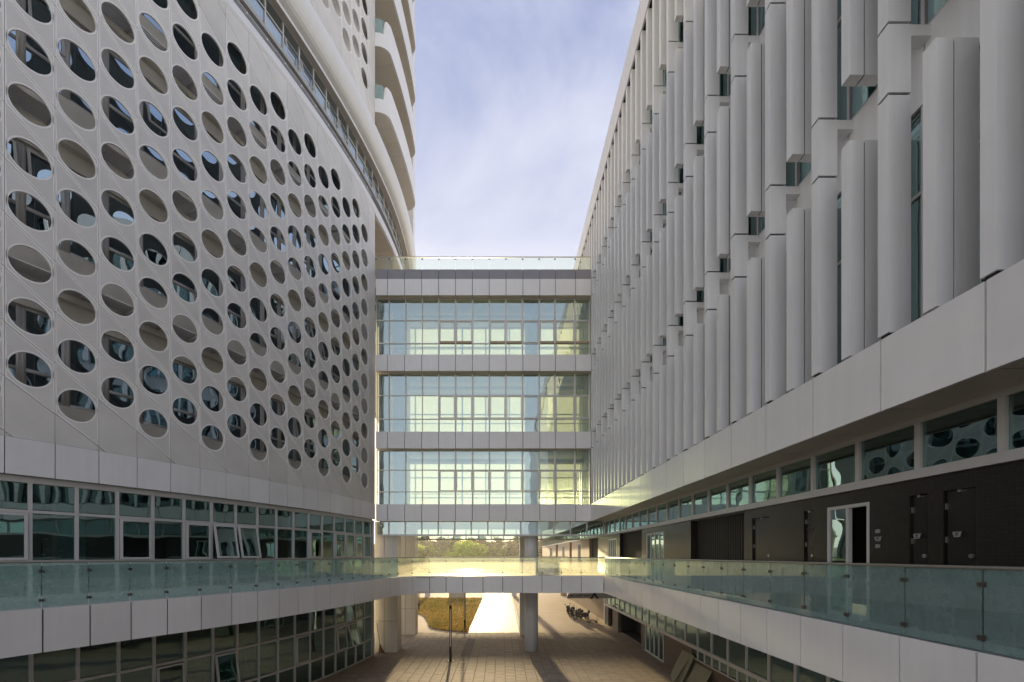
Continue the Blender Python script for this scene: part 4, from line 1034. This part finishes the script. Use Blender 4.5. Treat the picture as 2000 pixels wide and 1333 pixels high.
# blocks at the end of the lawn
tag(MB().prism([(-8.6, 68.2, 0), (-6.1, 68.2, 0), (-6.1, 69.6, 0), (-8.6, 69.6, 0)], [(-8.55, 68.25, 1.5), (-6.15, 68.25, 1.5), (-6.15, 69.55, 1.5), (-8.55, 69.55, 1.5)]).obj('planter_block', M['conc']), 'pale concrete block at the far edge of the dry lawn', 'block')
t = thing('crate', 'brown slatted crate standing far off on the plaza left of the sign', 'crate', (10.6, 72, 0))
for q in range(4): MB().box(10.1, 11.1, 71.6, 72.4, .03 + .22 * q, .2 + .22 * q).obj('slat', M['wood'], t)
MB().box(10.13, 11.07, 71.63, 72.37, 0, .88).obj('liner', M['bark'], t)
# scooters
def wheel_mesh(r, wd):
    b = MB(); b.sweep([[((r - .05 + .05 * math.cos(R(a))) * math.cos(q), wd * math.sin(R(a)), (r - .05 + .05 * math.cos(R(a))) * math.sin(q)) for a in range(0, 360, 60)] for q in np.linspace(0, 2 * math.pi, 19)], caps=False)
    return b.mesh('tyre', M['rubber'], True)
TY = wheel_mesh(.25, .05)
RIM = MB().tube((0, -.03, 0), (0, .03, 0), .16, 14).mesh('rim', M['steel'])
def side(pts, hw, nm, m, par, top=None):
    MB().prism([(x, -hw, z) for x, z in pts], [(x, hw, z) for x, z in pts]).obj(nm, m, par)
def scooter(x, y, rz, paint, label, lean=0):
    t = thing('scooter', label, 'scooter', (0, 0, 0), 'motor scooters parked by the wall')
    for xx in (-.62, .62):
        w_ = link('wheel', TY, t, Matrix.Translation((xx, 0, .25))); r_ = link('rim', RIM, w_); r_.matrix_parent_inverse = Matrix()
    side([(-.85, .50), (-.80, .68), (-.55, .74), (-.1, .66), (-.05, .42), (-.2, .34), (-.6, .36)], .14, 'body', paint, t)
    side([(-.08, .28), (.38, .28), (.42, .34), (-.08, .36)], .17, 'footboard', paint, t)
    side([(.36, .30), (.42, .28), (.60, .92), (.50, .96)], .19, 'front_shield', paint, t)
    side([(-.82, .69), (-.78, .78), (-.3, .80), (-.02, .74), (-.04, .68), (-.55, .745)], .13, 'seat', M['rubber'], t)
    side([(.40, .46), (.55, .56), (.84, .48), (.90, .34), (.78, .50), (.56, .52)], .07, 'mudguard', paint, t)
    f = MB()
    for d_ in (-.07, .07): f.tube((.62, d_, .25), (.52, d_, .9), .018)
    f.obj('fork', M['steel'], t)
    h = MB(); h.tube((.50, -.32, 1.02), (.52, 0, .98), .018); h.tube((.50, .32, 1.02), (.52, 0, .98), .018); h.tube((.52, 0, .90), (.50, 0, 1.06), .07, 10, .05); h.obj('handlebar', M['rubber'], t)
    MB().tube((.56, 0, .86), (.62, 0, .84), .08, 12).obj('headlight', M['scoot_b'], t)
    for d_ in (-.28, .28):
        q = MB(); q.tube((.50, d_, 1.02), (.47, d_ * 1.15, 1.2), .008, 6); q.box(.45, .47, d_ * 1.15 - .06, d_ * 1.15 + .06, 1.17, 1.27); q.obj('mirror', M['rubber'], t)
    MB().tube((-.55, .12, .25), (-.95, .14, .38), .045, 8).obj('exhaust', M['steel'], t)
    MB().box(-.95, -.72, -.14, .14, .78, 1.02).obj('top_box', M['scoot_a'], t)
    t.location = (x, y, 0); t.rotation_euler = (R(lean), 0, rz)
scooter(8.55, 45.3, R(165), M['scoot_a'], 'black motor scooter nearest the push cart, side on to the court', -7)
scooter(8.15, 46.3, R(140), M['scoot_a'], 'black motor scooter second from the push cart, turned slightly away', -7)
scooter(8.35, 47.6, R(120), M['scoot_b'], 'silver motor scooter in the middle of the parked row', -7)
scooter(8.05, 49.0, R(110), M['scoot_a'], 'black motor scooter farthest back beside the wall', -7)

# ================================================================== trees
def crown_mesh(seed, rx, rz_, n, m, leaf=.22, clumps=26):
    r = random.Random(seed); b = MB(); cl = []
    for _ in range(clumps):
        a = r.uniform(0, 6.28); el = math.asin(r.uniform(-.7, 1)); q = r.uniform(.45, 1.0)
        cl.append((rx * q * math.cos(a) * math.cos(el), rx * q * math.sin(a) * math.cos(el), rz_ * q * math.sin(el), r.uniform(.22, .42) * rx))
    for k in range(n):
        cx, cy, cz, cr_ = cl[k % clumps]; v = Vector((r.gauss(0, 1), r.gauss(0, 1), r.gauss(0, 1))).normalized() * cr_ * r.random() ** .4
        p = Vector((cx, cy, cz)) + Vector((v.x, v.y, v.z * .75)); u = Vector((r.gauss(0, 1), r.gauss(0, 1), r.gauss(0, 1))).normalized(); w_ = u.orthogonal().normalized(); s_ = leaf * r.uniform(.6, 1.3)
        b.poly([p - u * s_, p + w_ * s_ * .55, p + u * s_, p - w_ * s_ * .55])
    return b.mesh('crown', m)
def trunk_mesh(seed, h, r0, limbs=6):
    r = random.Random(seed); b = MB(); b.tube((0, 0, 0), (.1, .05, h), r0, 9, r0 * .55)
    for k in range(limbs):
        a = 6.28 * k / limbs + r.uniform(-.4, .4); z = h * r.uniform(.6, .98)
        e = Vector((math.cos(a) * h * .4, math.sin(a) * h * .4, z + h * .45)); b.tube((.07, .03, z), e, r0 * .4, 6, r0 * .12)
    return b.mesh('trunk', M['bark'])
kinds = {'lime': (crown_mesh(1, 3.4, 3.0, 3600, M['leaf_lime'], .26), trunk_mesh(1, 3.4, .2)),
         'mid': (crown_mesh(2, 3.0, 2.6, 2800, M['leaf_mid'], .26), trunk_mesh(2, 3.2, .2)),
         'dark': (crown_mesh(3, 4.2, 4.6, 3600, M['leaf_dark'], .34, 34), trunk_mesh(3, 4.5, .28)),
         'cone': (crown_mesh(4, 1.5, 2.6, 1500, M['leaf_mid'], .2, 22), trunk_mesh(4, 2.4, .12))}
def tree(kind, x, y, s, zc, label):
    t = thing(kind_name[kind], label, 'tree', (0, 0, 0), 'trees beyond the plaza')
    c_, k_ = kinds[kind]
    link('trunk', k_, t, Matrix.Diagonal((s, s, s, 1))); link('crown', c_, t, Matrix.Translation((0, 0, zc * s)) @ Matrix.Diagonal((s, s, s, 1)))
    t.location = (x, y, 0); t.rotation_euler = (0, 0, rnd.uniform(0, 6.28))
kind_name = {'lime': 'lime_tree', 'mid': 'leafy_tree', 'dark': 'evergreen_tree', 'cone': 'young_conifer'}
tree('lime', -15.6, 180, 2.5, 2.3, 'large bright yellow-green tree lit from behind, seen under the skybridge')
tree('mid', -30.5, 176, 2.3, 2.1, 'round mid-green tree left of the bright yellow-green tree')
tree('lime', -38.5, 172, 1.9, 3.4, 'yellow-green tree half hidden by the shaded pillar')
tree('cone', -4.2, 178, 1.7, 3.6, 'small pointed young tree right of the bright yellow-green tree')
tree('cone', .6, 178, 1.6, 3.7, 'small pointed young tree nearest the round grey column')
tree('mid', -23.5, 188, 2.1, 1.9, 'low mid-green tree tucked behind the bright yellow-green tree')
tree('mid', -7.5, 190, 1.7, 1.9, 'low mid-green tree behind the two small pointed trees')
xs_ = [-34, -28, -22.5, -17, -11.5, -6, -.5, 5, 10.5, 16, 22]
for i, x in enumerate(xs_):
    tree('dark', x * 1.5 + rnd.uniform(-1, 1), 226 + rnd.uniform(-6, 8), rnd.uniform(1.65, 1.85), 4.8, 'tall dark evergreen tree in the belt of woods beyond the plaza')
wd = MB()
for _ in range(16000):
    x = rnd.uniform(-160, 160); y = rnd.uniform(240, 330); g = max(0, (y - 240) / 90 * 8); p = Vector((x, y, g + rnd.uniform(0, 8.5) * (1 + .2 * math.sin(x * .2)))); u = Vector((rnd.gauss(0, 1), rnd.gauss(0, 1), rnd.gauss(0, 1))).normalized(); w_ = u.orthogonal(); s_ = rnd.uniform(.5, 1.3)
    wd.poly([p - u * s_, p + w_ * s_ * .7, p + u * s_, p - w_ * s_ * .7])
wd.obj('woods', M['leaf_dark'], kind='stuff')

# ================================================================== air: faint golden haze round everything
hm, ht, ho = mat_base('haze_air')
pv = tn(ht, 'ShaderNodeVolumePrincipled'); pv.inputs['Color'].default_value = (.95, .95, .93, 1); pv.inputs['Density'].default_value = .0005; pv.inputs['Anisotropy'].default_value = .55
ht.links.new(pv.outputs[0], ho.inputs['Volume'])
MB().box(-450, 450, -100, 1000, -1.1, 72).obj('haze', hm, kind='stuff')
